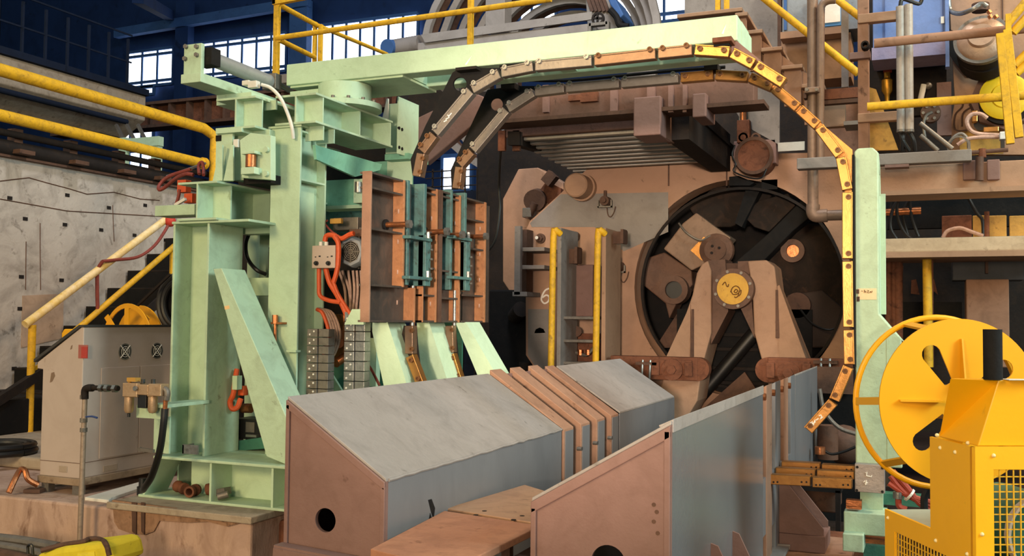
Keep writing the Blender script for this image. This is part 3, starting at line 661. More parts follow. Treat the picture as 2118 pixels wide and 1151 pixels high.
# ================================================================ bar chains hanging under the swing frame
capscrew = mesh('cap_screw', MB().lathe([(.0, .006), (.006, .006), (.006, .012), (.0115, .012), (.0115, -.001), (0, -.001)], (0, 0, 0), (0, 0, 1), 12), mat('screw_bronze', '6E4A2C', '5A3B24', None, 0, .5, .3))
capsteel = mesh('cap_screw', MB().lathe([(.0, .006), (.006, .006), (.006, .012), (.0115, .012), (.0115, -.001), (0, -.001)], (0, 0, 0), (0, 0, 1), 12), STL)
def chain(T, jts, Y, dep, mats, hw=.032, gap=.014, tapers=None, side=1):
    P = [onY(x, y, Y) for x, y in jts]
    out = []
    for i in range(len(P)-1):
        a, b = P[i], P[i+1]; d = (b-a).normalized(); n = V((-d.z, 0, d.x))
        if n.z < -.3 or (abs(n.z) <= .3 and n.x < 0): n = -n
        a2, b2 = a+d*gap/2, b-d*gap/2; m_ = mats(i)
        h = hw*.9
        mb = MB().prism([a2-n*h, b2-n*h, b2+n*h, a2+n*h], (0, dep, 0))
        o = ob('link', mb, m_, T, bev=.004)
        # thin upper lip and fish-plate with its screws
        ob('lip', MB().prism([a2+n*h*.8+V((0, -.006, 0)), b2+n*h*.8+V((0, -.006, 0)), b2+n*h*1.12+V((0, -.006, 0)), a2+n*h*1.12+V((0, -.006, 0))], (0, dep+.01, 0)), m_, o, bev=.002)
        for q, s in ((a2+d*.03, 1), (b2-d*.03, -1)):
            at(capsteel if m_ is LKG else capscrew, 'cap_screw', o, q+n*h*(.3 if m_ is ORB else .95), (0, -1, 0), 1.35)
        out.append(o)
    return P
C1 = [(860, 367), (870, 315), (898, 277), (974, 186), (1034, 151), (1104, 137), (1226, 126), (1358, 111), (1434, 103), (1511, 108), (1560, 134), (1622, 173)]
C2 = [(942, 392), (949, 343), (976, 312), (1048, 226), (1104, 190), (1168, 182), (1282, 172), (1405, 161), (1477, 155), (1548, 159), (1598, 180), (1651, 224), (1692, 261), (1738, 323), (1752, 395), (1752, 538), (1754, 680), (1756, 757), (1725, 831), (1670, 893)]
Yc1, Yc2 = 5.36, 5.96
t = th('bar_chain', 'curved chain of bronze steel bars hung under the front of the green frame', 'bar chain', onY(1226, 126, Yc1), group='curved bar chains')
CH1 = t
chain(t, C1, Yc1, .055, lambda i: ORB if i >= 8 else (LK if i in (0, 1, 6, 7) else LKG), hw=.031)
ob('gusset_plate', MB().prY([(936, 150), (948, 143), (985, 141), (1034, 140), (1034, 156), (976, 190), (900, 280), (872, 318), (866, 360), (853, 362), (849, 330), (880, 260)], Yc1+.06, .016, [cpx(951, 174, 14)]), BK, t)
ob('top_clamp', MB().box(*yb(942, 138, 985, 144, Yc1-.01, .12)), BKD, t)
ob('gusset_plate', MB().prY([(1484, 92), (1522, 83), (1628, 170), (1616, 178), (1560, 140), (1512, 112), (1484, 106)], Yc1+.06, .016), BR, t)
ob('top_clamp', MB().box(*yb(1473, 76, 1513, 86, Yc1-.05, .12)), RUST, t, bev=.003)
ob('top_clamp_foot', MB().box(*yb(1476, 86, 1508, 95, Yc1-.01, .08)), BK, t)
ob('cable', MB().tube([onY(x, y-14, Yc1+.07) for x, y in ((1034, 153), (1104, 139), (1226, 126), (1358, 112), (1434, 104))], .010, 6, 3), BK, t)
t = th('bar_chain', 'long curved bar chain running behind the frame and down the mint upright', 'bar chain', onY(1405, 161, Yc2), group='curved bar chains')
CH2 = t
chain(t, C2, Yc2, .06, lambda i: ORB if i >= 7 else (LK if i in (0, 1) else LKG), hw=.031)
ob('gusset_plate', MB().prY([(1008, 186), (1062, 178), (1108, 178), (1106, 194), (1050, 228), (978, 316), (952, 346), (946, 392), (934, 392), (932, 352), (960, 290)], Yc2+.066, .016, [cpx(1027, 216, 13)]), BK, t)
ob('gusset_plate', MB().prY([(1600, 176), (1660, 222), (1745, 295), (1763, 310), (1766, 400), (1748, 400), (1735, 330), (1690, 268), (1600, 190)], Yc2+.062, .016), ORB, t)
ob('backing_bar', MB().box(*yb(1763, 320, 1768, 760, Yc2+.02, .10)), BK, t)
ob('backing_bar', MB().box(*yb(1757, 400, 1763, 745, Yc2+.055, .03)), BRD, t)
ob('cable', MB().tube([onY(x, y-15, Yc2+.08) for x, y in ((1060, 180), (1168, 182), (1282, 172), (1405, 160), (1500, 154))], .011, 6, 3), BK, t)
for p in ((1050, 180), (1470, 140)): ob('hanger', MB().box(*yb(p[0]-14, p[1]-8, p[0]+14, p[1]+4, Yc2-.02, .12)), BKD, t)
# chalk mark 24-2 on the last bar
d = (onY(1670, 893, 5.95)-onY(1725, 831, 5.95)); 
def stroke(T, pts, Y, r=.0035, nm='chalk_mark', m_=None):
    ob(nm, MB().tube([onY(x, y, Y) for x, y in pts], r, 5), m_ or CH, T)
for pts in ([(1673, 878), (1678, 874), (1682, 875), (1676, 884), (1684, 879)], [(1680, 872), (1679, 879), (1687, 873)], [(1686, 869), (1681, 881)], [(1688, 870), (1693, 866)], [(1694, 861), (1698, 859), (1699, 862), (1696, 868), (1702, 863)]):
    stroke(t, pts, Yc2-.001)
for pts in ([(918, 252), (924, 249)], [(922, 247), (929, 243), (926, 238)], [(929, 240), (934, 234)]): stroke(CH1, pts, Yc1-.001)
# ================================================================ guide panels (plane facing the trough)
XP = -2.93; XB = XP-.075
t = th('guide_panel', 'ribbed steel guide panel of rust brown channels with two teal shoes', 'guide panel', onX(880, 668, XP))
GP = t
PN = mat('guide_panel_steel', '5A524C', '4B433E', '9A7460', .16, .42, .5, sc=3, sc2=8)
def sheet(a, b, tt, bb, nm='back_sheet'):
    y0, y1 = onX(a, 500, XB).y, onX(b, 500, XB).y; z1 = tt; z0 = bb
    return ob(nm, MB().box(XB-.012, XB, y0, y1, z0, z1), PN, t)
ZT, ZB = onX(757, 351, XP).z, onX(760, 667, XP).z
zz = lambda px, py: onX(px, py, XP).z
yy = lambda px: onX(px, 500, XP).y
def vflange(px, tt, bb, w=.014, nm='flange', dx=0.0):
    y = yy(px); ob(nm, MB().box(XB, XP+dx, y, y+w, bb, tt), RUL, t, bev=.002)
def hrib(a, b, z, nm='rib'):
    ob(nm, MB().box(XB, XP-.006, yy(a), yy(b), z-.006, z+.006), PN, t)
sheet(757, 846, ZT, ZB)
y0 = yy(768)
ob('edge_flange', MB().box(XP-.052, XP+.007, yy(766)-.014, yy(766), ZB, ZT), BR2, t, bev=.002)
for py in (395, 478, 592): hrib(766, 838, zz(800, py))
hrib(766, 838, ZT-.006); hrib(766, 862, ZB+.006)
zm = zz(800, 592)
vflange(834, ZT, zm, .02); vflange(858, zm, ZB, .02)
sheet(846, 862, zm, ZB)
ob('flange', MB().box(XB-.03, XB+.01, yy(846), yy(864), zm, ZT), RUST, t, bev=.002)
# middle pair of channels
sheet(876, 955, ZT, ZB)
for px in (902, 950): vflange(px, ZT, ZB, .022)
vflange(876, ZT, ZB, .01)
ob('joint', MB().box(XB, XP+.004, yy(908), yy(914), ZB, ZT), BRD, t)
for a, b, L in ((876, 902, (400, 480, 555, 612)), (914, 950, (410, 490, 562, 618))):
    hrib(a, b, ZT-.006); hrib(a, b, ZB+.006)
    for py in L: hrib(a, b, zz((a+b)/2, py))
    q = zz((a+b)/2, L[1]-8); ob('slot', MB().box(XB, XB+.004, yy(a)+.02, yy(b)-.02, q-.02, q+.04), BK, t)
# far channel
sheet(958, 1012, ZT, ZB)
vflange(1002, ZT, ZB, .03); vflange(962, ZT, zm, .02)
for py in (455, 515, 612): hrib(962, 1002, zz(980, py))
hrib(958, 1002, ZT-.006); hrib(958, 1002, ZB+.006)
# slotted holes along the lit flanges
sl = mesh('slot_hole', MB().box(-.004, .004, -.0015, .0015, -.013, .013), PK)
for px in (834, 902, 950, 1002):
    for k in range(4):
        at(sl, 'slot_hole', t, (XP-.035, yy(px)-.0015, ZB+.12+k*(ZT-ZB-.2)/3.6), (0, 0, 1))
# long bolts
for px, py in ((812, 465), (892, 480), (925, 487), (975, 490)):
    q = onX(px, py, XP-.02); r = .016
    b_ = ob('spindle_bolt', MB().cyl(q-V((.05, 0, 0)), q+V((.11, 0, 0)), r), CU, t)
    ob('spindle_nut', MB().cyl(q+V((.10, 0, 0)), q+V((.125, 0, 0)), .027, n=6), STL, b_)
    ob('spindle_ring', MB().cyl(q-V((.05, 0, 0)), q-V((.04, 0, 0)), .034), BK, b_)
# teal guide shoes for the two chains
for n_, (a, b, tt_, bb_) in enumerate(((842, 886, 372, 590), (932, 968, 392, 600))):
    z1, z0 = zz(a, tt_), zz(a, bb_)
    s = ob('guide_shoe', MB().box(XB-.01, XP+.0, yy(a), yy(a)+.03, z0, z1), TEAL, t, bev=.004)
    ob('guide_shoe', MB().box(XB-.01, XP+.02, yy(b)-.10, yy(b)-.065, z0, z1), TEAL, t, bev=.004)
    ob('shoe_plate', MB().box(XB-.02, XB, yy(a), yy(b), z0, z1), STD, t)
    ob('shoe_block', MB().box(XP-.02, XP+.035, yy(b)-.10, yy(b)-.03, z0, (z0+z1)/2), TEAL, t, bev=.004)
    for py in (zz(a, 492), zz(a, 575)):
        ob('clamp', MB().box(XP+.0, XP+.055, yy(a)-.06, yy(b)-.05, py-.01, py+.01), TEAL, t, bev=.003)
        ob('clamp_bolt', MB().cyl((XP+.04, yy(b)-.08, py+.01), (XP+.04, yy(b)-.08, py+.05), .014, n=6), STL, t)
    ob('tie_rod', MB().cyl((XP-.03, yy((a+b)/2), ZB-.02), (XP-.03, yy((a+b)/2), z0), .011), STL, t)
    ob('tie_rod', MB().cyl((XP-.05, yy((a+b)/2+6), ZB-.02), (XP-.05, yy((a+b)/2+6), z0), .016), CU, t)
    ob('rod_back', MB().box(XB-.06, XB-.03, yy(a), yy(b), ZB, z0), BKD, t)
    for k in range(4): q = z0+.05+k*.06; at(bolt_top, 'bolt', t, (XP+.046, yy(b)-.045, q), (1, 0, 0), .6)
# lower chain ends below the panel
for n_, (j, Y, lab) in enumerate((([(845, 672), (845, 735), (868, 796)], 5.32, 'short hanging bar chain below the near teal guide shoe'), ([(928, 672), (930, 732), (948, 790)], 5.93, 'short hanging bar chain below the far teal guide shoe'))):
    q = th('lower_bar_chain', lab, 'bar chain', onY(*j[0], Y), group='bar chains below the guide panel')
    chain(q, j, Y, .05, lambda i: LK if i == 0 else ORB, hw=.03)
    ob('dark_backing', MB().prY([(j[0][0]-10, 674), (j[0][0]+12, 674), (j[2][0]+4, 796), (j[2][0]-40, 796), (j[1][0]-22, 730)], Y+.06, .02), BKD, q)
# ================================================================ motor, box, cables and drag chains between post and panel
c = onY(725, 521, 5.2)
t = th('electric_motor', 'grey ribbed electric motor with round fan grille beside the rust panel', 'motor', c)
ax = V((0, 1, 0))
ob('motor_body', MB().lathe([(0, .06), (.08, .06), (.088, .07), (.088, .3), (.06, .32), (0, .32)], c, ax, 24), mat('motor_grey', '8C9098', '7C8088', '57534F', .12, .45, .2), t)
for k in range(16):
    a = 2*PI*k/16; d = V((math.cos(a), 0, math.sin(a))); s_ = V((-math.sin(a), 0, math.cos(a)))
    ob('fin', MB().obox(c+d*.093+V((0, .18, 0)), d*.009, V((0, .085, 0)), s_*.003), STD, t)
cw = ob('fan_cowl', MB().lathe([(.07, -.002), (.088, 0), (.097, .016), (.097, .07), (.08, .07), (.07, -.002)], c, ax, 8), mat('cowl_grey', '84888E', '777B80', '57534F', .1, .5), t)
for r in (.016, .028, .040, .052, .064): ob('grille_ring', MB().ring(c+V((0, -.001, 0)), ax, r-.003, r+.003, .004, 24), STD, cw)
for k in range(4):
    a = PI*k/4; d = V((math.cos(a), 0, math.sin(a))); ob('grille_bar', MB().bar(c-d*.07+V((0, .002, 0)), c+d*.07+V((0, .002, 0)), .004, .004, (0, 1, 0)), STD, cw)
ob('fan_back', MB().cyl(c+V((0, .02, 0)), c+V((0, .03, 0)), .08), BK, cw)
ob('terminal_box', MB().box(*yb(722, 474, 757, 490, 5.3, .12)), BRD, t, bev=.004)
ob('mount_bracket', MB().box(c.x+.06, c.x+.14, 5.28, 5.42, c.z-.06, c.z+.05), BR, t)
t = th('junction_box', 'beige junction box with two black knobs hung on the mint post', 'junction box', onY(670, 555, 5.1))
jb = ob('box_body', MB().box(*yb(645, 508, 693, 555, 5.1, .07)), CAB, t, bev=.004)
for px in (655, 680):
    q = onY(px, 545, 5.1)
    k_ = ob('knob', MB().cyl(q, q-V((0, .012, 0)), .014).cyl(q-V((0, .012, 0)), q-V((0, .022, 0)), .009), BKR, t)
    ob('print_mark', MB().box(*yb(px-4, 531, px-1, 533, 5.099, .001)).box(*yb(px+4, 529, px+8, 532, 5.099, .001)), BKR, jb)
for px in (664, 675):
    q = onY(px, 508, 5.13); ob('gland', MB().cyl(q-V((0, 0, .005)), q+V((0, 0, .022)), .013), WHT, t)
def cab(nm, lab, pts, Y, r, m_, grp=None, cat='cable'):
    return ob(nm, MB().tube([onY(p[0], p[1], Y+(p[2] if len(p) > 2 else 0)) for p in pts], r, 8, 5), m_, None, lab, cat, grp)
cab('orange_cable', 'thick orange cable arching over the motor into the junction box', [(672, 500), (676, 488), (690, 487), (706, 494), (722, 486), (732, 483)], 5.15, .016, OR, 'orange cables by the motor')
cab('orange_cable', 'orange cable falling beside the motor from the arch', [(692, 490), (700, 505), (700, 540), (696, 565), (690, 585)], 5.12, .016, OR, 'orange cables by the motor')
cab('orange_cable', 'orange cable dropping from the box and bending level', [(660, 556), (660, 590), (662, 612), (680, 622), (705, 626)], 5.13, .014, OR, 'orange cables by the motor')
cab('orange_cable', 'orange cable slanting from the box toward the far cable carrier', [(674, 556), (682, 585), (697, 610), (712, 640), (722, 668)], 5.14, .017, OR, 'orange cables by the motor')
cab('orange_cable', 'outer orange cable entering the far cable carrier', [(690, 585), (700, 610), (716, 636), (728, 655)], 5.12, .012, OR, 'orange cables by the motor')
for i, (x0_, x1_) in enumerate(((705, 716), (712, 726), (720, 724), (730, 730), (738, 736), (746, 744))):
    cab('pale_cable', 'pale cable hanging from the motor, number %s from the post' % ('first', 'second', 'third', 'fourth', 'fifth', 'sixth')[i] if 0 else ('first', 'second', 'third', 'fourth', 'fifth', 'sixth')[i]+' pale cable from the mint post hanging under the motor', [(x0_-4*(i < 2), 560), ((x0_+x1_)/2+3, 600), (x1_, 650)], 5.35, .009, PK, 'pale cables under the motor')
for i in range(5):
    cab('looped_cable', ('innermost', 'second', 'middle', 'fourth', 'outermost')[i]+' looped cable curving into the near cable carrier', [(655+i*2, 640), (668+i*5, 650), (680+i*5.5, 690), (672+i*5, 730), (662+i*4, 745)], 5.2+.02*i, .012, OR if i in (0,) else PK, 'looped cables above the near carrier')
def drag(lab, a, b, top, bot, Y, side):
    q = th('cable_carrier', lab, 'cable carrier', onY((a+b)/2, bot, Y), group='cable carriers')
    z1, z0 = onY(a, top, Y).z, onY(a, bot+40, Y).z; x0_, xm, x1_ = onY(a, 700, Y).x, onY((a+b)/2, 700, Y).x, onY(b, 700, Y).x
    n = 9
    rl_ = mesh('rivet', MB().cyl((0, 0, 0), (0, 0, .004), .006, n=8), WHT)
    for k in range(n):
        za, zb_ = z0+(z1-z0)*k/n+.002, z0+(z1-z0)*(k+1)/n-.002
        l_ = ob('carrier_link', MB().box(x0_, xm, Y, Y+.08, za, zb_).box(xm+.002, x1_, Y+.012, Y+.08, za, zb_), STL if side else STD, q, bev=.002)
        for s in (.3, .7): at(rl_, 'rivet', l_, (x0_+(xm-x0_)*s, Y, za+(zb_-za)*(.3 if s < .5 else .7)), (0, -1, 0))
drag('dull cable carrier of riveted links beside the mint post', 635, 677, 680, 800, 5.02, 0)
drag('bright cable carrier of riveted links under the rust panel edge', 712, 752, 645, 790, 5.12, 1)
ob('carrier_bracket', MB().prY([(712, 672), (728, 640), (752, 640), (752, 672)], 5.1, .02), G, None, 'mint bracket at the head of the bright cable carrier', 'bracket')
t = th('gear_unit', 'rust brown gear unit glimpsed between the two cable carriers', 'gearbox', onY(695, 740, 5.5))
ob('gear_case', MB().box(*yb(678, 650, 712, 742, 5.5, .15)), CU, t, bev=.01)
ob('gear_cover', MB().cyl(onY(700, 700, 5.48), onY(700, 700, 5.55), .06), CU, t)
ob('gear_flange', MB().cyl(onY(700, 710, 5.5), onY(700, 710, 5.4), .035), RUST, t)
ob('gear_shaft', MB().cyl(onY(694, 752, 5.4), onY(715, 738, 5.5), .03), CU, t)
ob('dark_plate', MB().box(*yb(640, 560, 770, 830, 6.0, .02)), BKD, None, 'dark plate behind the hanging cables', 'plate')  # near-black plate closing the view behind the cables
ob('sensor_box', MB().box(*yb(688, 450, 740, 476, 5.5, .1)), STD, None, 'grey sensor box above the motor', 'sensor', bev=.004)
cab('sensor_cable', 'brown cable from the pale sensor plug to the orange arch', [(678, 456), (672, 462), (685, 478), (696, 486)], 5.3, .007, RD)
ob('sensor_plug', MB().box(*yb(682, 452, 705, 463, 5.3, .03)), YO, None, 'pale yellow sensor plug above the orange cables', 'plug', bev=.004)
cab('low_cable', 'red cable crossing low behind the rear brace', [(750, 740), (768, 765), (785, 798)], 5.4, .009, RD)
# ================================================================ the shear machine in the middle background
YP = 10.8
BM = mat('mill_plate_paint', 'A5816A', '97745E', '55402F', .2, .65, sc=.55, sc2=7, blend=.25)
BM2 = mat('mill_plate_tan', 'A07E66', '8F7059', '523A2C', .18, .65, sc=1.2, sc2=8)
t = th('mill_housing', 'large dusty brown mill housing plate with a big round opening', 'mill housing', onY(1400, 800, YP))
MH = t
hc = (1530, 596); hr = 218
ob('front_plate', MB().prY([(1216, 347), (1300, 339), (1383, 331), (1386, 900), (1100, 900), (1100, 790), (1087, 735), (1087, 480), (1094, 462)], YP, .45), BM, t, bev=.01) if 0 else None
pts = [(1218, 347), (1383, 331), (1600, 318), (1690, 316), (1800, 330), (1800, 900), (1108, 900), (1108, 765), (1088, 735), (1087, 478), (1096, 458)]
big = [(hc[0]+hr*math.cos(2*PI*k/56), hc[1]+hr*1.03*math.sin(2*PI*k/56)) for k in range(56)]
ob('front_plate', MB().prY(pts, YP, .35, [big]), BM, t)
ci = onY(*hc, YP)
R = (onY(hc[0]+hr, hc[1], YP)-ci).length
ob('opening_rim', MB().ring(ci+V((0, -.03, 0)), (0, 1, 0), R*.985, R*1.012, .05, 64), BKD, t)
for px in (1383, 1503): ob('plate_joint', MB().box(*yb(px-1.5, 322, px+1.5, 385, YP-.006, .01)), BRD, t)
p = onY(1196, 385, YP-.2)
bb = ob('round_boss', MB().lathe([(0, 0), (.125, 0), (.14, .015), (.14, .22), (.16, .22), (.16, .30), (0, .30)], p+V((0, -.1, 0)), (0, 1, 0), 32), BM2, t)
for i, (px, py) in enumerate(((1257, 418), (1284, 552))):
    q = onY(px, py, YP)
    k_ = ob('lube_fitting', MB().cyl(q-V((0, .14, 0)), q, .055, n=18), BRD, t)
    ob('fitting_frame', MB().box(q.x-.085, q.x+.085, q.y-.12, q.y-.1, q.z-.075, q.z-.06).box(q.x-.085, q.x-.07, q.y-.12, q.y-.1, q.z-.075, q.z+.01).box(q.x+.07, q.x+.085, q.y-.12, q.y-.1, q.z-.075, q.z+.01), STD, k_)
    ob('fitting_plug', MB().cyl(q-V((0, .18, 0)), q-V((0, .14, 0)), .03, n=10), BRD, k_)
    ob('top_pin', MB().cyl(q+V((0, -.1, .05)), q+V((0, -.1, .12)), .018, n=8), BRD, k_)
    ob('safety_wire', MB().tube([q+V((-.0+.02, -.1, -.07)), q+V((.03, -.08, -.16)), q+V((.06, -.07, -.18)), q+V((.09, -.05, -.13)), q+V((.1, -.02, -.06))], .006, 6, 4), BRD, k_)
for px, py in ((1119, 494), (1190, 490)):
    q = onY(px, py, YP)
    k_ = ob('anchor_stud', MB().cyl(q-V((0, .03, 0)), q, .06, n=20).cyl(q-V((0, .08, 0)), q-V((0, .03, 0)), .042, n=6).cyl(q-V((0, .14, 0)), q-V((0, .08, 0)), .022), BRD, t)
    ob('stud_tip', MB().cyl(q-V((0, .145, 0)), q-V((0, .14, 0)), .02), WHT, k_)
q = onY(1116, 684, YP); ob('lift_slot', MB().prY([(1105, 690), (1108, 682), (1116, 678), (1124, 681), (1128, 689)], YP-.003, .006), BKD, t)
def pchalk(T, pts, Y, r, m_=CH, nm='painted_mark'): ob(nm, MB().tube([onY(x, y, Y) for x, y in cr2(pts)], r, 6), m_, T)
def cr2(pts, k=5): return [(p.x, p.y) for p in cr([V((x, y, 0)) for x, y in pts], k)]
pchalk(t, [(1136, 597), (1128, 601), (1122, 611), (1120, 621), (1126, 628), (1134, 624), (1136, 615), (1130, 611), (1122, 616)], YP-.004, .011)
for pts_ in ([(1160, 402), (1382, 398), (1382, 480), (1290, 520), (1230, 470), (1100, 470), (1096, 462)], [(1092, 640), (1135, 640), (1140, 770), (1112, 766), (1092, 735)]):
    ob('paint_patch', MB().prY(pts_, YP-.003, .003), mat('patch_grey', '827B75', '756E69', '53473F', .2, .65, sc=1) if pts_[0][0] == 1160 else bpy.data.materials['patch_grey'], t)
# bracket cage at the plate's left edge
ob('side_bar', MB().box(*yb(1064, 468, 1076, 610, YP-.5, .06)), GRC, t)
ob('side_bar', MB().box(*yb(1076, 475, 1089, 608, YP-.3, .2)), BRD, t)
for py in (516, 553): ob('bracket_arm', MB().box(*yb(1076, py-4, 1126, py+4, YP-.42, .42)), GRC, t, bev=.004)
ob('bracket_shoe', MB().box(*yb(1060, 604, 1090, 613, YP-.5, .4)), GRC, t)
# smaller rear plate with valve
t = th('rear_housing_plate', 'smaller eight-sided housing plate behind the painted numeral six plate', 'housing plate', onY(1070, 600, 12))
ob('plate', MB().prY([(1072, 350), (1112, 347), (1165, 378), (1165, 650), (1085, 650), (1040, 582), (1040, 412)], 12, .3), BM, t, bev=.01)
k_ = ob('valve_body', MB().cyl(onY(1105, 415, 11.7), onY(1112, 412, 12), .14, n=20), BRD, t)
ob('valve_stem', MB().cyl(onY(1106, 420, 11.65), onY(1091, 452, 11.65), .05), BRD, t)
ob('valve_box', MB().box(*yb(1080, 430, 1098, 450, 11.6, .2)), STD, t, bev=.01)
ob('valve_arm', MB().prY([(1112, 400), (1130, 375), (1160, 390), (1160, 410), (1138, 425)], 11.9, .1), RUST, t)
ob('valve_arm', MB().bar(onY(1130, 380, 11.8), onY(1146, 360, 11.8), .14, .14), BRD, t)
# ladder with yellow grips in front of the plate
YL_ = 9.9
t = th('ladder', 'steel access ladder with two yellow grip rails before the housing plate', 'ladder', onY(1195, 790, YL_))
for n_, px in enumerate((1152, 1244)):
    x0 = onY(px, 600, YL_).x; wdt = .045
    ob('stile', MB().box(x0, x0+wdt, YL_, YL_+.55, onY(px, 800, YL_).z, onY(px, 472, YL_).z), GRC if n_ == 0 else BM2, t, bev=.004)
    g = onY(px-7, 480, YL_-.06)
    zt_ = g.z; zb_ = onY(px, 800, YL_).z
    ob('grip_rail', MB().tube([(g.x+.06, g.y+.05, zt_-.02), (g.x+.03, g.y, zt_+.01), (g.x, g.y, zt_-.04), (g.x-.01, g.y, zt_-.8), (g.x-.02, g.y, zb_)], .035, 12, 3), YW, t)
for py in (658, 706, 752):
    ob('rung', MB().box(*yb(1158, py-3, 1240, py+3, YL_+.1, .14)), STD, t, bev=.003)
for a in ((1168, 516, 1206, 546), (1262, 480, 1300, 505)):
    q = yb(*a, YL_+.3, .02); ob('stand_off', MB().box(q[0], q[1], YL_+.25, YL_+.27, q[4], q[5]), BRD, t)
    ob('stand_off_end', MB().box(q[1]-.03, q[1], YL_+.1, YL_+.25, q[4]-.01, q[5]+.01), BRD, t)
ob('wall_box', MB().box(*yb(1184, 548, 1226, 655, 10.4, .38)), BR, None, 'brown steel box between the two ladder stiles', 'box', bev=.008)
t = th('lube_valve_group', 'small lubrication valves and pipes between the lower ladder rungs', 'valve group', onY(1200, 740, 10.5))
ob('back_plate', MB().box(*yb(1165, 690, 1240, 790, 10.55, .05)), RUST, t)
ob('round_valve', MB().cyl(onY(1192, 686, 10.4), onY(1192, 686, 10.6), .06), BRD, t)
ob('valve_pipe', MB().tube([onY(1170, 733, 10.4), onY(1190, 730, 10.4), onY(1212, 735, 10.4), onY(1228, 720, 10.4)], .02, 8, 4), STD, t)
ob('valve_pipe', MB().tube([onY(1175, 745, 10.45), onY(1180, 722, 10.45), onY(1186, 700, 10.45)], .02, 8, 4), CU, t)
for px in (1182, 1200, 1216): ob('valve_head', MB().cyl(onY(px, 735, 10.4), onY(px, 724, 10.4), .03, n=8), CU, t)
# inside of the opening: rotor segments
t = th('shear_rotor', 'dark shear rotor with blade carriers inside the round opening', 'rotor', ci+V((0, .9, 0)))
RO = mat('rotor_near_black', '2A231F', '1F1A18', '4A352A', .22, .85, sc=2, sc2=8)  # near-black segments, darker than the brown arms
ROB = mat('rotor_brown', '6B4E3F', '564036', '37271F', .25, .65, sc=3)
ob('rear_disc', MB().cyl(ci+V((-.1, 1.0, 0)), ci+V((-.1, 1.1, 0)), R*1.5, n=64), mat('rotor_dark', '1B1817', '131112', '2A201B', .2, .8), t)
ob('light_gap', MB().prY([(1700, 500), (1705, 502)] + [(1703, 504)], 11.75, .01), BK, t) if 0 else None
ob('upper_carrier', MB().prY([(1425, 430), (1475, 388), (1545, 378), (1600, 400), (1560, 452), (1510, 470), (1450, 470)], 11.1, .35), RO, t, bev=.02)
ob('blade_carrier', MB().prY([(1372, 515), (1412, 462), (1440, 440), (1480, 470), (1512, 492), (1480, 530), (1462, 545), (1430, 560)], 10.95, .35), mat('carrier_tan', '8A6F5D', '77604F', '45332A', .22, .65), t, bev=.015)
ob('carrier_pocket', MB().prY([(1428, 518), (1456, 490), (1490, 515), (1470, 545), (1450, 538)], 10.93, .05), ORB, t)
q = onY(1479, 517, 10.8)
rb = ob('blade_bolt_ring', MB().lathe([(0, 0), (.12, 0), (.12, .03), (.185, .05), (.185, .16), (0, .16)], q, (0, 1, 0), 28), BRD, t)
for a in (.4, 2.2, 3.9): ob('bolt_socket', MB().cyl(q+V((.05*math.cos(a), -.008, .05*math.sin(a))), q+V((.05*math.cos(a), .002, .05*math.sin(a))), .016, n=10), BKD, rb)
ob('left_arm', MB().prY([(1335, 535), (1374, 522), (1430, 560), (1432, 590), (1402, 622), (1384, 660), (1376, 628), (1330, 590)], 11.15, .3), ROB, t, bev=.015)
q = onY(1393, 600, 11.05); ob('left_bush', MB().ring(q, (0, 1, 0), .10, .165, .2, 28), ROB, t)
ob('bush_bore', MB().cyl(q+V((0, .05, 0)), q+V((0, .06, 0)), .1, n=24), BKR, t)
ob('right_sector', MB().prY([(1545, 530), (1590, 490), (1650, 460), (1745, 470), (1745, 660), (1690, 722), (1640, 700), (1620, 600)], 11.3, .2), RO, t, bev=.02)
q = onY(1639, 519, 11.2); ob('right_bush', MB().ring(q, (0, 1, 0), .07, .13, .15, 24), ROB, t); ob('bush_core', MB().cyl(q+V((0, .06, 0)), q+V((0, .1, 0)), .07), CU, t)
ob('upper_right_box', MB().prY([(1535, 445), (1570, 415), (1630, 400), (1645, 425), (1590, 480), (1560, 470)], 11.0, .25), RO, t, bev=.01)
ob('clamp_bar', MB().prY([(1545, 385), (1560, 378), (1580, 378), (1534, 470), (1520, 462)], 10.9, .2), BK, t)
ob('clamp_shoe', MB().box(*yb(1575, 372, 1608, 392, 10.8, .3)), BK, t)
ob('clamp_shoe', MB().prY([(1508, 366), (1528, 364), (1560, 378), (1550, 384), (1508, 384)], 10.74, .3), BK, t)
ob('lower_right_plate', MB().prY([(1626, 610), (1700, 600), (1745, 640), (1745, 720), (1650, 720)], 11.2, .15), mat('rotor_dark_brown', '3B2C25', '2E221D', '1D1614', .2, .7), t, bev=.015)
q = onY(1649, 632, 11.1); ob('lower_bush', MB().cyl(q, q+V((0, .15, 0)), .14, n=24), BRD, t)
ob('hose_loop', MB().tube([onY(1655, 640, 11.0), onY(1680, 670, 11.0), onY(1715, 683, 11.0), onY(1745, 670, 11.0)], .012, 6, 5), BKR, t)
ob('carrier_hose', MB().tube([onY(1404, 462, 10.9), onY(1420, 482, 10.85), onY(1448, 497, 10.85), onY(1470, 488, 10.85)], .012, 6, 5), STD, t)
ob('diagonal_arm', MB().prY([(1500, 560), (1590, 482), (1668, 404), (1702, 428), (1640, 478), (1560, 560)], 10.98, .3), BK, t, bev=.01)
ob('sector_edge', MB().prY([(1355, 720), (1400, 650), (1400, 720)], 11.2, .1), BRD, t)
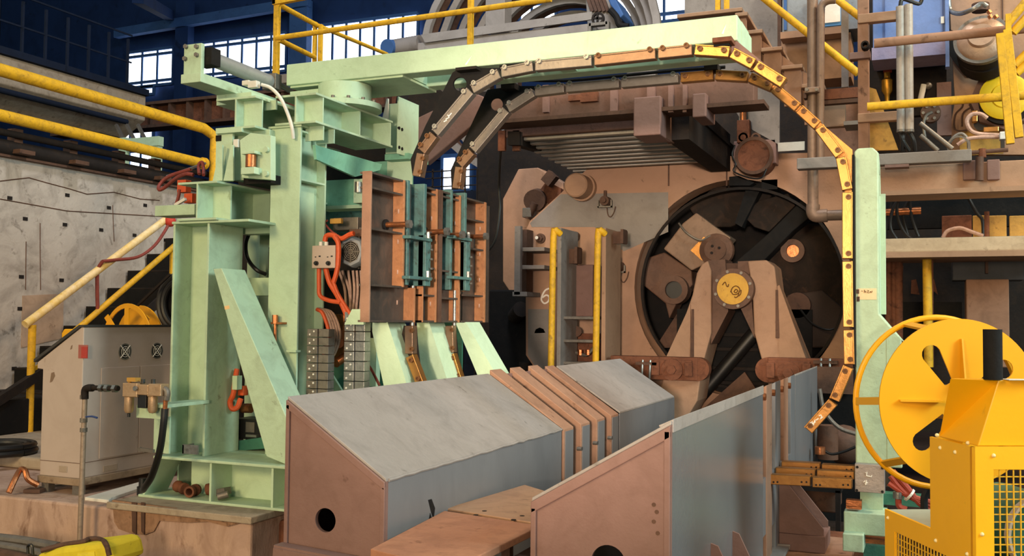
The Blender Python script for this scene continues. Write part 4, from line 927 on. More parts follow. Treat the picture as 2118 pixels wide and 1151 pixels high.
# the light triangular stand in front carrying the yellow bearing cover
YA = 10.1
t = th('bearing_stand', 'tan steel A-shaped bearing stand before the round opening', 'stand', onY(1520, 850, YA))
TAN = mat('stand_tan', 'A8876F', '957560', '5B4234', .2, .65, sc=1.5, sc2=9)
ob('left_leg', MB().prY([(1352, 840), (1432, 610), (1441, 565), (1452, 546), (1464, 539), (1471, 560), (1471, 690), (1452, 760), (1442, 830), (1400, 900), (1352, 880)], YA, .5), TAN, t, bev=.015)
ob('shaded_inner_face', MB().prY([(1464, 539), (1500, 537), (1504, 600), (1506, 645), (1471, 712), (1471, 560)], YA+.06, .4), ROB, t)  # inner leg faces, coloured dark brown for their shade
ob('shaded_inner_face', MB().prY([(1526, 541), (1548, 540), (1561, 700), (1528, 630)], YA+.06, .4), ROB, t)
ob('right_leg', MB().prY([(1546, 540), (1585, 538), (1602, 552), (1608, 600), (1640, 680), (1672, 760), (1690, 860), (1605, 870), (1585, 780), (1560, 690), (1556, 600)], YA, .5), TAN, t, bev=.015)
ob('leg_rib', MB().prY([(1430, 640), (1434, 640), (1434, 745), (1427, 745)], YA-.03, .03), BRD, t)
ob('leg_rib', MB().prY([(1604, 600), (1609, 600), (1612, 700), (1604, 700)], YA-.03, .03), BRD, t)
ob('leg_gusset', MB().prY([(1375, 745), (1428, 630), (1428, 745)], YA+.0-.02, .04), BM2, t)
ob('leg_gusset', MB().prY([(1608, 592), (1612, 590), (1668, 745), (1612, 745)], YA-.02, .04), BM2, t)
ob('saddle', MB().prY([(1500, 545), (1530, 545), (1530, 580), (1500, 580)], YA+.1, .3), BRD, t)
hub = onY(1516, 598, YA-.12)
hb_ = ob('bearing_flange', MB().cyl(hub, hub+V((0, .12, 0)), .205, n=40), ROB, t)
for k in range(8):
    a = 2*PI*k/8+.3; at(bolt_top, 'flange_bolt', hb_, hub+V((.18*math.cos(a), 0, .18*math.sin(a))), (0, -1, 0), 1.4)
YH = mat('hub_yellow', 'C79A35', 'B5832C', '8A6226', .2, .5, sc=4)
cv = ob('yellow_cover', MB().cyl(hub-V((0, .02, 0)), hub, .158, n=40), YH, t)
Yh = YA-.142; hm = mat('hub_mark', '6B4718', '5E3D14', None, 0)
for pts in ([(1494, 590), (1500, 584), (1503, 592), (1506, 593), (1507, 588)], [(1511, 605), (1515, 596), (1522, 592), (1529, 596), (1530, 603), (1524, 609), (1516, 609), (1512, 602)], [(1518, 604), (1522, 599), (1526, 602), (1522, 606), (1518, 604)], [(1529, 602), (1527, 612), (1522, 616), (1519, 614)], [(1533, 600), (1532, 608), (1528, 613)]):
    pchalk(cv, pts, Yh, .006, hm, 'engraved_mark')
# guide bars at the stand's feet
for n_, (a, b, c_, lab) in enumerate((((1262, 738), (1442, 786), 1445, 'rusty tie bar with hex clamp at the near foot of the bearing stand'), ((1588, 742), (1765, 795), 1590, 'rusty tie bar with round clamp on the stand foot behind the slate cover'))):
    t = th('tie_bar', lab, 'tie bar', onY((a[0]+b[0])/2, 790, YA-.2))
    q = yb(a[0], a[1], b[0], b[1], YA-.2, .14); r_ = (q[5]-q[4])/2
    xe = q[1] if n_ == 0 else q[0]
    ob('bar_body', MB().box(q[0], q[1], q[2], q[3], q[4], q[5]), RUST, t, bev=.01)
    ob('bar_end', MB().cyl((xe, q[2]+.01, (q[4]+q[5])/2), (xe, q[3]-.01, (q[4]+q[5])/2), r_, n=28), RUST, t)
    hxp = onY(1392 if n_ == 0 else 1632, 765 if n_ == 0 else 772, YA-.2)
    ob('clamp_plate', MB().box(hxp.x-.2, hxp.x+.2, q[2]-.03, q[2], q[4]+.06, q[5]-.03), RUST, t, bev=.006)
    ob('clamp_nut', MB().cyl(hxp-V((0, .05, 0)), hxp, .11, n=20).cyl(hxp-V((0, .09, 0)), hxp-V((0, .05, 0)), .05, n=6), RUST, t)
    for s in (-.17, .17): ob('clamp_block', MB().box(hxp.x+s-.04, hxp.x+s+.04, q[2]-.07, q[2]-.03, q[4]+.05, q[5]-.05), RUST, t, bev=.006)
    wx = onY(1335 if n_ == 0 else 1705, 790, YA-.25)
    for s in (-.03, .05): ob('drip_pipe', MB().tube([(wx.x+s, wx.y, wx.z+.22), (wx.x+s, wx.y-.02, wx.z+.1), (wx.x+s-.01, wx.y, wx.z-.1), (wx.x+s, wx.y, wx.z-.35)], .012, 6, 3), STL, t)
    ob('pipe_clip', MB().box(wx.x-.1, wx.x+.12, wx.y-.02, wx.y+.06, wx.z+.17, wx.z+.2), BRD, t)
t = th('chute', 'black chute with steps seen between the legs of the bearing stand', 'chute', onY(1520, 850, 10.9))
ob('chute_back', MB().box(*yb(1400, 640, 1680, 900, 11.1, .05)), BK, t)
for k, py in enumerate((690, 720, 760, 790, 815)): ob('step_edge', MB().box(*yb(1452+k*4, py, 1592, py+7, 11.0-.0*k, .1)), BKD, t, bev=.004)
ob('round_bar', MB().cyl(onY(1440, 830, 10.7), onY(1560, 690, 10.7), .075, n=18), BKR, t)
ob('lower_plate', MB().prY([(1450, 850), (1540, 770), (1600, 860), (1600, 900), (1450, 900)], 10.6, .05), BRD, t)
# tension motor on top of the plate with its rod
t = th('top_actuator', 'rusty round actuator with wire on top of the housing plate', 'actuator', onY(1560, 330, 10.5))
q = onY(1559, 322, 10.45)
ob('drum', MB().cyl(q, q+V((0, .35, 0)), .185, n=32), RUST, t)
ob('drum_rim', MB().ring(q-V((0, .01, 0)), (0, 1, 0), .165, .2, .04, 32), BRD, t)
ob('mount', MB().box(*yb(1517, 290, 1605, 340, 10.6, .25)), BR, t, bev=.01)
for px in (1537, 1563): ob('lifting_eye', MB().ring(onY(px, 284, 10.5), (0, 1, 0), .03, .05, .03, 16), BRD, t)
ob('rod_yoke', MB().box(*yb(1524, 248, 1550, 295, 10.5, .12)), RUST, t, bev=.006)
ob('rod', MB().cyl(onY(1537, 250, 10.55), onY(1537, 195, 10.55), .035), CU, t)
ob('guide_rod', MB().cyl(onY(1531, 250, 10.7), onY(1531, 190, 10.7), .02), STL, t)
ob('wire', MB().tube([onY(1520, 300, 10.4), onY(1514, 320, 10.4), onY(1522, 340, 10.4), onY(1518, 355, 10.4), onY(1550, 368, 10.4), onY(1575, 368, 10.4), onY(1585, 350, 10.4)], .01, 6, 5), BKR, t)
# ---------------------------------------------------------------- overhead brown gantry and slatted platform
YG = 8.4
t = th('overhead_gantry', 'brown box beam gantry crossing above the housing plate', 'gantry', onY(1250, 260, YG))
GB = mat('gantry_brown_shaded', '6E5146', '5F463C', '3A2A22', .25, .7)  # darker brown puts the shade on the beams into their colour
ob('main_beam', MB().box(*yb(1000, 176, 1560, 232, YG, .2)), GB, t, bev=.01)
ob('main_beam_flange', MB().box(*yb(990, 228, 1580, 236, YG-.06, .3)), BRD, t)
ob('duct', MB().box(*yb(1052, 226, 1312, 248, YG+.5, .2)), GRC, t)
ob('lower_beam', MB().box(*yb(1046, 246, 1312, 276, YG+.3, .2)), GB, t, bev=.01)
for a in ((1310, 200, 1366, 280), (1432, 193, 1460, 242)):
    ob('hanger_box', MB().box(*yb(*a, YG-.1, .4)), BR, t, bev=.01)
ob('hanger_side', MB().box(*yb(1366, 205, 1378, 286, YG+.1, .3)), BRD, t)
for px, w_ in ((1122, 12), (1262, 14), (1338, 16), (1382, 10), (1412, 8)): ob('stiffener', MB().box(*yb(px, 176, px+w_, 232, YG-.04, .04)), BR, t)
for a in ((1175, 196, 1200, 208), (1200, 190, 1235, 210)): ob('clip_plate', MB().box(*yb(*a, YG-.05, .05)), RUST, t)
ob('tape_mark', MB().box(*yb(1271, 221, 1278, 233, YG+.49, .01)), YL, t)
ob('lamp_strip', MB().box(*yb(1064, 238, 1086, 245, YG+.45, .04)), WHT, t)
ob('bracket_arm', MB().prY([(850, 250), (975, 190), (1000, 200), (1000, 240), (880, 340), (860, 330)], YG+.2, .1), BR, t, bev=.01)
for px in (1030, 1060): ob('drop_plate', MB().box(*yb(px, 270, px+14, 312, YG+.3, .04)), RUST, t)
ob('side_girder', MB().hexa([onY(1050, 300, 8.6), onY(1075, 300, 8.6), onY(1235, 345, 12.4), onY(1215, 345, 12.4), onY(1050, 272, 8.6), onY(1075, 272, 8.6), onY(1235, 322, 12.4), onY(1215, 322, 12.4)]), BKD, t)
ob('side_girder', MB().box(onY(1378, 300, 8.7).x, onY(1425, 300, 8.7).x, 8.7, 10.7, onY(1390, 290, 8.7).z, onY(1390, 200, 8.7).z), BKD, t)
SLT = mat('slat_grey', 'B5AEA6', 'A39C94', '6B635B', .2, .45)
t = th('slatted_platform', 'slatted platform underside seen above the housing plate', 'platform', onY(1250, 300, 9.5))
zs = onY(1200, 278, 8.7).z
xa, xb2 = onY(1092, 280, 8.7).x, onY(1385, 280, 8.7).x
for k in range(13):
    y = 8.75+k*.23
    ob('slat', MB().box(xa-.2-k*.01, xb2-.1, y, y+.075, zs-.01, zs+.05), SLT, t)
ob('deck', MB().box(xa-.3, xb2+.2, 8.7, 11.9, zs+.14, zs+.18), BK, t)
t = th('pale_duct', 'pale grey cable tray behind the top edge of the housing plate', 'cable tray', onY(1300, 330, 11.8))
ob('tray', MB().box(*yb(1212, 326, 1400, 342, 11.6, .2)), WHT, t, bev=.01)
ob('tray_joint', MB().box(*yb(1283, 322, 1292, 345, 11.55, .2)), GRC, t)
# dark sheets added for the shade behind, then dark machinery in the gap
for a, Y_, lab in (((985, 180, 1230, 820), 13.2, 'dark sheet added for the shade beside the housing plate'), ((780, 398, 1010, 800), 14.5, 'dark sheet added for the shade far behind the guide panel'), ((1380, 180, 1800, 345), 12.6, 'dark sheet added for the shade above the mill housing')):
    ob('shade_sheet', MB().box(*yb(*a, Y_, .1)), NVD if a[0] < 900 else BKD, None, lab, 'partition')
t = th('guard_rail_far', 'thin dark guard rail before the small far window under the black plates', 'railing', onY(940, 385, 12.8))
for px in (893, 912, 960, 985): q_ = yb(px, 350, px+2, 410, 12.8, .03); ob('post', MB().box(q_[0], q_[1], q_[2], q_[3], -.6, q_[5]), BKD, t)
for py in (352, 366, 384): ob('rail', MB().box(*yb(880, py, 985, py+2, 12.8, .03)), BKD, t)
ob('hanging_cable', MB().tube([onY(1040, 268, 8.9), onY(1034, 330, 9.3), onY(1032, 385, 9.5), onY(1034, 430, 9.5), onY(1026, 490, 9.5), onY(1012, 516, 9.5), onY(1004, 515, 9.5)], .016, 8, 5), BKR, None, 'black cable hanging behind the far edge of the guide panel', 'cable')
t = th('dark_unit', 'black machine block low behind the mint braces', 'machine block', onY(1050, 700, 11))
q_ = yb(1010, 600, 1095, 830, 11.2, .55); ob('block', MB().box(q_[0], q_[1], q_[2], q_[3], -.6, q_[5]), BK, t, bev=.02)
ob('flange', MB().cyl(onY(1078, 640, 11.0), onY(1066, 655, 11.2), .1), BKD, t)
ob('stub', MB().cyl(onY(1086, 750, 11.0), onY(1084, 790, 11.0), .07), BKD, t)
ob('black_drum', MB().cyl(onY(885, 225, 9.2), onY(860, 215, 10.2), .24, n=28), BKD, None, 'black drum hanging behind the mint rear upright', 'drum')
# ---------------------------------------------------------------- ribbed hood far behind, platform rail before it
YO_ = 15.0
t = th('ribbed_hood', 'grey ribbed half-round hood behind the yellow platform rail', 'hood', onY(1075, 100, YO_))
c0 = onY(1104, 104, YO_); R0 = (onY(868, 104, YO_)-c0).length
HG = mat('hood_grey', '8D8681', '7D7671', '5C544E', .2, .7, sc=1)
for k in range(7):
    r = R0-k*.16; y = YO_+k*.30
    ob('hood_rib', MB().lathe([(r, 0), (r-.12, 0), (r-.12, .1), (r, .1), (r, 0)], (c0.x, y, c0.z), (0, 1, 0), 40), HG, t)
    ob('hood_web', MB().lathe([(r-.09, .1), (r-.12, .3), (r-.10, .3), (r-.07, .1), (r-.09, .1)], (c0.x, y, c0.z), (0, 1, 0), 40), BRD, t)
ob('mast', MB().box(*yb(1004, -40, 1044, 62, YO_-.3, .3)), HG, t, bev=.01)
ob('base_beam', MB().box(*yb(862, 68, 1225, 112, YO_-.5, .45)), HG, t, bev=.02)
ob('base_step', MB().prY([(870, 72), (895, 68), (1224, 24), (1224, 40), (880, 88)], YO_-.55, .04), HG, t)
ob('side_pipe', MB().cyl(onY(798, 104, YO_-.4), onY(870, 92, YO_-.4), .16), GRC, t)
ob('side_valve', MB().cyl(onY(800, 98, YO_-.6), onY(822, 100, YO_-.3), .14), NVL, t)
ob('side_hood', MB().prY([(1210, -20), (1252, -20), (1290, 40), (1280, 62), (1215, 62)], YO_-.2, .5), HG, t, bev=.02)
for k in range(5): ob('side_slat', MB().bar(onY(1214+k*8, -10, YO_-.22), onY(1226+k*8, 24, YO_-.22), .05, .05), BRD, t)
ob('cowl', MB().prY([(1250, -20), (1272, -5), (1290, 30), (1282, 38), (1262, 10)], YO_-.6, .6), NVL, t, bev=.02)
t = th('crank_bracket', 'small crank wheel bracket on the base of the grey hood', 'bracket', onY(1235, 60, 14.0))
ob('crank_wheel', MB().ring(onY(1236, 38, 14), (0, 1, 0), .07, .1, .05, 20), BKD, t)
ob('crank_spoke', MB().bar(onY(1228, 38, 14), onY(1245, 38, 14), .03, .03).bar(onY(1236, 30, 14), onY(1236, 46, 14), .03, .03), BKD, t)
ob('bracket_frame', MB().box(*yb(1215, 48, 1222, 66, 13.95, .1)).box(*yb(1252, 44, 1259, 62, 13.95, .1)).box(*yb(1218, 46, 1256, 52, 13.95, .1)), STD, t)
ob('cable_tangle', MB().tube([onY(1262, 20, 14.3), onY(1275, 35, 14.3), onY(1282, 52, 14.3), onY(1300, 55, 14.3)], .05, 8, 4), BK, t)
YR = 8.2
t = th('platform_rail', 'yellow pipe railing on the platform before the far windows', 'railing', onY(570, 150, YR))
for px, b in ((569, 175), (971, 96)): ob('rail_post', MB().box(*yb(px-5, -10 if px > 900 else 2, px+5, b, YR, .05)), YW, t, bev=.006)
ob('top_rail', MB().bar(onY(566, 5, YR), onY(572, 4, YR), .05, .05).bar(onY(566, 6, YR), onY(640, -8, YR), .05, .05), YW, t)
ob('mid_rail', MB().cyl(onY(571, 79, YR), onY(1140, -2, YR), .027), YW, t)
A1, A2 = onY(574, 8, YR), onY(655, 52, 9.2)
ob('side_rail', MB().cyl(A1, A2, .027), YW, t); ob('side_rail', MB().cyl(onY(576, 82, YR), onY(650, 118, 9.2), .027), YW, t)
for px, tp in ((649, 45), (661, 50)): ob('side_post', MB().box(*yb(px-3, tp, px+3, 134, 9.2, .04)), YW, t)
ob('far_side_rail', MB().cyl(A2, onY(800, 112, 11.5), .025), YW, t)
ob('platform_edge', MB().box(*yb(560, 152, 640, 170, YR, .1)), GRC, None, 'grey platform edge beam under the yellow railing', 'beam')
# ================================================================ stair, pipes and platform machinery beyond the chain
YS = 9.2
t = th('plated_stair', 'brown plated stair stepping down behind the end of the green frame', 'stair', onY(1620, 300, YS))
steps = [(1400, 22, 1535), (1520, 25, 1546), (1545, 61, 1577), (1574, 97, 1618), (1616, 134, 1660), (1658, 172, 1704)]
for i, (a, y, b) in enumerate(steps):
    ob('tread', MB().box(*yb(a, y, b, y+8, YS-.05, .9)), BM2, t, bev=.006)
    if i: ob('riser_plate', MB().box(*yb(a+6, y+8, b-3 if i < 5 else b, min(y+85, 262), YS+.02, .05)), BR2, t)
    if i: ob('end_plate', MB().box(*yb(a, y+4, a+4, y+60, YS+.1, .7)), BRD, t)
ob('stringer', MB().prY([(1535, 30), (1545, 61), (1704, 178), (1704, 222), (1668, 222), (1535, 120)], YS+.08, .05), BR2, t)
t = th('grey_wall_panel', 'tall dusty grey steel panel behind the plated stair', 'panel', onY(1510, 40, 10.6))
ob('panel_sheet', MB().prY([(1416, -40), (1612, -40), (1614, 120), (1612, 300), (1540, 260), (1416, 60)], 10.6, .06), GRC, t)
ob('panel_edge', MB().box(*yb(1608, -40, 1616, 140, 10.5, .12)), BRD, t)
for px, bt in ((1484, 26), (1502, 24)): 
    pass
t = th('yellow_gate_post', 'pair of short yellow posts at the head of the plated stair', 'post', onY(1493, 26, YS+.2))
for px in (1484, 1502): ob('post', MB().box(*yb(px-5, -30, px+5, 26, YS+.2, .05)), YW, t, bev=.004)
t = th('stair_rail', 'yellow stair rail slanting down across the grey panel', 'railing', onY(1680, 70, 9.3))
ob('rail', MB().cyl(onY(1570, -12, 9.15), onY(1775, 152, 9.15), .034), YW, t)
t = th('stair_rail', 'short yellow rail slanting beside the notice in its blue frame', 'railing', onY(1750, 20, 9.6))
ob('rail', MB().cyl(onY(1725, -6, 9.9), onY(1790, 44, 9.9), .036), YW, t)
# control cubicle with blue framed notice
t = th('control_cubicle', 'grey cubicle behind the vertical pipes with a ledge below it', 'cubicle', onY(1690, 70, 10.2))
ob('cubicle_body', MB().box(*yb(1618, -40, 1780, 66, 10.3, .5)), mat('cubicle_grey', '7F8489', '73777C', '4C4B4A', .2, .6), t)
ob('door_edge', MB().box(*yb(1621, -40, 1627, 62, 10.28, .03)), NVL, t)
ob('ledge', MB().box(*yb(1614, 60, 1745, 74, 10.1, .2)), BM2, t)
ob('lower_body', MB().box(*yb(1616, 74, 1760, 165, 10.35, .4)), BM2, t)
ob('post', MB().box(*yb(1740, -30, 1754, 180, 10.0, .08)), GRC, t)
fr = ob('notice_frame', MB().box(*yb(1701, -8, 1742, 53, 10.22, .03)), mat('frame_blue', '4C86C0', '3F76AE', None, 0), None, 'sheet of paper in a blue frame on the grey cubicle', 'notice')
ob('notice_sheet', MB().box(*yb(1705, 0, 1738, 46, 10.21, .012)), WHT, fr)
ob('switch_strip', MB().box(*yb(1670, 4, 1675, 56, 10.25, .04)), WHT, None, 'narrow white terminal strip on the grey cubicle', 'terminal strip')
# vertical pipes
t = th('riser_pipe', 'thick brown riser pipe turning level behind the bar chain', 'pipe', onY(1680, 440, 8.9))
px_ = onY(1681, 200, 8.9).x
zt_, zb_ = onY(1681, -40, 8.9).z, onY(1681, 447, 8.9).z
PB = mat('pipe_brown', '8A7465', '7A6557', '4C3B31', .25, .5, .3)
ob('pipe', MB().cyl((px_, 8.9, zb_+.05), (px_, 8.9, zt_), .046, n=18), PB, t)
ob('elbow', MB().tube([(px_, 8.9, zb_+.1), (px_, 8.9, zb_+.03), (px_+.03, 8.9, zb_), (px_+.12, 8.9, zb_)], .058, 12, 4), PB, t)
ob('level_pipe', MB().cyl((px_+.1, 8.9, zb_), (onY(1800, 450, 8.9).x, 8.9, zb_), .046, n=18), PB, t)
t = th('hook_pipe', 'thinner pipe with bent top clamped to the thick riser pipe', 'pipe', onY(1698, 190, 8.85))
ob('pipe', MB().tube([onY(1697, 345, 8.85), onY(1697, 200, 8.85), onY(1698, 40, 8.85), onY(1700, 12, 8.85), onY(1712, 2, 8.85), onY(1728, 0, 8.85)], .033, 12, 4), PB, t)
ob('clamp', MB().box(*yb(1664, 180, 1694, 191, 8.78, .2)), PB, t, bev=.006)
ob('clamp_arm', MB().box(*yb(1694, 183, 1774, 204, 8.95, .08)), RUST, t)
ob('clamp_arm', MB().box(*yb(1685, 206, 1774, 214, 8.95, .08)), BRD, t)
ob('clamp_block', MB().box(*yb(1662, 192, 1668, 203, 8.85, .1)), BRD, t)
for px in (1669, 1689): q = onY(px, 186, 8.78); ob('clamp_bolt', MB().cyl(q-V((0, .02, 0)), q, .016, n=6), STD, t)
t = th('brown_post', 'tall brown steel post beside the blue cabinet', 'post', onY(1787, 310, 8.6))
ob('post', MB().box(*yb(1774, -40, 1797, 325, 8.6, .12)), BR2, t, bev=.006)
for y in (25, 232): ob('arm', MB().box(*yb(1774, y, 1856, y+19, 8.57, .08)), BM2, t, bev=.006)
ob('bracket', MB().box(*yb(1757, 107, 1800, 121, 8.55, .1)), BR, t, bev=.004)
q = onY(1789, 92, 8.5); ob('pipe_stub', MB().ring(q, (0, 1, 0), .02, .033, .1, 16), BKD, t)
ob('lower_plate', MB().prY([(1797, 180), (1812, 185), (1858, 310), (1797, 312)], 8.75, .03), YO, t)
t = th('steel_bracket_beams', 'brown channel beams bolted below the riser pipe bracket', 'beam', onY(1730, 240, 9))
ob('channel', MB().box(*yb(1698, 215, 1748, 262, 9.3, .1)), BM2, t)
ob('ledge', MB().box(*yb(1745, 250, 1775, 258, 9.2, .3)), GRC, t)
ob('rear_sheet', MB().box(*yb(1702, 200, 1775, 340, 10.2, .05)), BR2, t)
ob('bright_gap', MB().box(*yb(1609, 294, 1664, 312, 9.9, .02)), WHT, None, 'pale box standing for a bright gap above the housing plate', 'bright gap')  # pale box puts the brightness of a gap into colour
# blue cabinet and twin grey conduits
t = th('blue_cabinet', 'blue steel cabinet behind the twin grey conduits', 'cabinet', onY(1880, 115, 9.2))
ob('cabinet_body', MB().box(*yb(1805, -60, 1957, 108, 9.2, .6)), BLU, t, bev=.008)
ob('door', MB().box(*yb(1830, -60, 1950, 88, 9.18, .02)), BLU, t, bev=.004)
ob('side_edge', MB().box(*yb(1955, -60, 1963, 138, 9.15, .1)), BLU, t)
ob('base_strip', MB().box(*yb(1803, 92, 1960, 118, 9.17, .4)), mat('base_lilac', '8D84A0', '7C748E', '4A4452', .2, .6), t)
ob('latch', MB().box(*yb(1946, 34, 1953, 48, 9.165, .02)), WHT, t)
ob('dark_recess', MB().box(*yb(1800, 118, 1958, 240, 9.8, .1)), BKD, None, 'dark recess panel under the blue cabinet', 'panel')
for px, lab in ((1863, 'tall grey conduit, the one nearest the brown post'), (1880, 'tall grey conduit beside its twin, away from the post')):
    t = th('grey_conduit', lab, 'conduit', onY(px, 270, 8.35))
    a, b = onY(px-1, 14 if px < 1870 else 10, 8.35), onY(px+1, 271, 8.35)
    ob('tube', MB().cyl(a, b, .033, n=18), STL if 0 else mat('conduit_grey', 'A79F97', '97908A', '6F6259', .22, .5, .2, sc=6), t)
    ob('end_ring', MB().ring(b-V((0, 0, .01)), (0, 0, 1), .028, .036, .02, 18), STD, t)
ob('black_cable', MB().tube([onY(1862, 12, 8.4), onY(1868, -2, 8.4), onY(1900, 8, 8.5), onY(1908, -5, 8.5)], .016, 8, 4), BKR, None, 'black cables entering the tops of the grey conduits', 'cable')
for i, (a, b) in enumerate((((1862, 270), (1880, 312)), ((1868, 270), (1866, 312)), ((1878, 270), (1892, 312)))):
    ob('black_cable', MB().tube([onY(*a, 8.4), onY((a[0]+b[0])/2-4+i*4, 290, 8.4), onY(*b, 8.45)], .018, 8, 4), BKR, None, ('first', 'second', 'third')[i]+' black cable leaving the foot of the grey conduits', 'cable', 'cables below the conduits')
t = th('brass_spray_valve', 'brass valve with red cap behind the twin conduits', 'valve', onY(1835, 205, 9.72))
q = onY(1835, 175, 9.72)
ob('valve_body', MB().lathe([(0, -.22), (.02, -.2), (.025, -.1), (.05, -.06), (.05, .04), (.03, .06), (.03, .14), (.02, .16), (0, .16)], q, (0, 0, 1), 14), mat('brass', 'C79336', 'B07E2A', '6A4A1E', .2, .35, .8), t)
ob('red_cap', MB().cyl(onY(1836, 150, 9.72), onY(1836, 134, 9.72), .04, n=10), mat('red_cap', '9A3A22', '7E2E1B', None, 0), t)
t = th('white_lever', 'white painted lever handle under the blue cabinet', 'lever', onY(1905, 200, 9.3))
ob('handle', MB().cyl(onY(1911, 175, 9.77), onY(1904, 206, 9.77), .026), WHT, t); ob('pivot', MB().sph(onY(1920, 178, 9.79), .035), STD, t)
t = th('round_flange', 'dark round bolted flange below the white lever', 'flange', onY(1925, 232, 9.5))
q = onY(1925, 233, 9.5)
ob('flange', MB().cyl(q, q+V((0, .08, 0)), .085, n=28), BRD, t)
for k in range(6): a = 2*PI*k/6; at(bolt_top, 'bolt', t, q+V((.062*math.cos(a), 0, .062*math.sin(a))), (0, -1, 0), 1.2)
ob('grey_hose', MB().tube([onY(1928, 232, 9.49), onY(1915, 240, 9.48), onY(1910, 260, 9.48), onY(1914, 290, 9.48)], .014, 8, 4), STD, None, 'grey hose hanging from the dark round flange', 'hose')
for i, (a, b) in enumerate((((1903, 255), (1970, 308)), ((1904, 280), (1940, 312)))):
    ob('diagonal_conduit', MB().cyl(onY(*a, 8.9), onY(*b, 8.9), .02), STD, None, ('long', 'short')[i]+' diagonal steel conduit below the round flange', 'conduit')
# brown wall plate with motor
t = th('motor_wall_plate', 'brown steel backing plate carrying the large motor', 'plate', onY(2050, 300, 9.7))
ob('backing_sheet', MB().prY([(1962, -40), (2200, -40), (2200, 320), (1968, 320), (1968, 250), (1975, 210)], 9.75, .08), BM2, t)
ob('seam', MB().box(*yb(2072, -30, 2075, 60, 9.74, .01)), BRD, t)
ob('small_plate', MB().box(*yb(1938, 170, 1968, 280, 9.6, .06)), BR, t)
ob('pocket', MB().prY([(1963, 60), (2080, 110), (2080, 162), (2000, 160), (1975, 130), (1962, 110)], 9.735, .01), BK, t)
q = onY(2030, 75, 9.0); axm = V((-.0, 1, .0))
t = th('large_motor', 'large round end-shield motor high on the brown plate', 'motor', q)
axm = (V((.12, 1, -.25))).normalized()
MS = mat('motor_shield', 'B09078', '9C7E68', '5E4636', .2, .42, .3)
ob('end_shield', MB().lathe([(0, -.03), (.10, -.03), (.11, 0), (.17, .02), (.19, .04), (.2, .06)], q, axm, 36), MS, t)
ob('motor_frame', MB().lathe([(.205, .06), (.215, .06), (.215, .2), (.2, .22), (.215, .24), (.215, .4), (.2, .42), (.0, .6)], q, axm, 36), BKD, t)
ob('flange_rim', MB().lathe([(.205, .05), (.222, .05), (.222, .09), (.205, .09)], q, axm, 36), STD, t)
for s in (-.045, .05): 
    e = q+V((s-.01, -.03, .03)); ob('shield_hole', MB().cyl(e-V((0, .003, -.001)), e+V((0, .02, 0)), .018, n=14), BK, t)
ob('shield_mark', MB().prism([q+V((.0, -.02, -.1)), q+V((.03, -.02, -.05)), q+V((.04, -.02, -.055)), q+V((.045, -.02, -.13))], (0, .02, .0)), WHT, t)
ob('motor_hose', MB().tube([onY(1962, 0, 9.2), onY(1966, 22, 9.2), onY(1985, 28, 9.1), onY(2010, 20, 9.0), onY(2030, 8, 9.0), onY(2042, 14, 9.0)], .02, 10, 5), STL, None, 'silver hose curving over the large motor', 'hose')
t = th('brass_fittings', 'brass pipe fittings on top of the large motor', 'fitting', onY(2048, 30, 9))
for px, py in ((2044, 22), (2046, 32), (2058, 32)): ob('fitting', MB().cyl(onY(px, py, 8.95), onY(px+4, py+6, 8.95), .02, n=6), CU, t)
ob('neck', MB().cyl(onY(2028, 8, 9.2), onY(2028, 24, 9.2), .07, n=12), BRD, t)
# yellow round cover and pipework
t = th('yellow_end_cover', 'round yellow end cover on a brown hub under the motor', 'cover', onY(2080, 200, 9.4))
q = onY(2078, 198, 9.35)
ob('hub_plate', MB().cyl(q+V((0, .1, 0)), q+V((0, .3, 0)), .27, n=8), BR, t)
ob('cover', MB().lathe([(0, -.01), (.1, -.01), (.11, 0), (.16, .0), (.2, .02), (.2, .1)], q, (0, 1, 0), 40), mat('cover_yellow', 'DDBB1C', 'CCA81A', '8F7420', .18, .5), t)
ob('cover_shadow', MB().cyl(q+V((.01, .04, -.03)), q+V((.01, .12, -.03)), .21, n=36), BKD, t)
t = th('pipe_manifold', 'pipe manifold with pale hoses and brass blocks under the yellow cover', 'manifold', onY(2020, 260, 9.2))
def tb(nm, pts, Y, r, m_): ob(nm, MB().tube([onY(x, y, Y) for x, y in pts], r, 8, 5), m_, t)
tb('hose', [(2042, 245), (2028, 236), (2010, 237), (2000, 250), (2006, 268), (2024, 277), (2068, 280)], 9.2, .018, PK)
tb('hose', [(1960, 300), (1975, 282), (1990, 277), (2002, 290), (2004, 308)], 9.1, .014, STD)
tb('hose', [(1980, 300), (2000, 288), (2030, 284), (2066, 284)], 9.05, .016, PK)
tb('thin_pipe', [(1992, 212), (1990, 222), (1976, 238), (1976, 268), (2002, 270)], 9.6, .008, BRD)
tb('thin_pipe', [(2018, 212), (2008, 222), (1992, 235), (1990, 262)], 9.6, .008, BRD)
ob('brass_block', MB().box(*yb(2034, 262, 2066, 273, 9.3, .1)), ORB, t, bev=.006)
ob('brass_block', MB().box(*yb(2010, 228, 2022, 252, 9.4, .08)), ORB, t, bev=.006)
ob('valve_block', MB().box(*yb(2068, 272, 2082, 288, 9.0, .1)), WHT, t, bev=.006)
ob('valve_handle', MB().box(*yb(2070, 288, 2078, 306, 9.0, .05)), BKR, t)
ob('port', MB().cyl(onY(2029, 256, 9.55), onY(2029, 256, 9.7), .06, n=20), BKR, t)
ob('ochre_plate', MB().box(*yb(1985, 270, 2075, 320, 9.65, .02)), YO, t)
ob('cross_pipe', MB().cyl(onY(2008, 316, 8.9), onY(2085, 310, 8.9), .018), BRD, t)
ob('pipe_tee', MB().cyl(onY(2032, 308, 8.9), onY(2032, 326, 8.9), .03, n=10), RUST, t)
q = onY(1982, 303, 9.0); ob('hand_wheel', MB().ring(q, (.2, 1, .1), .075, .09, .02, 24), STD, t)
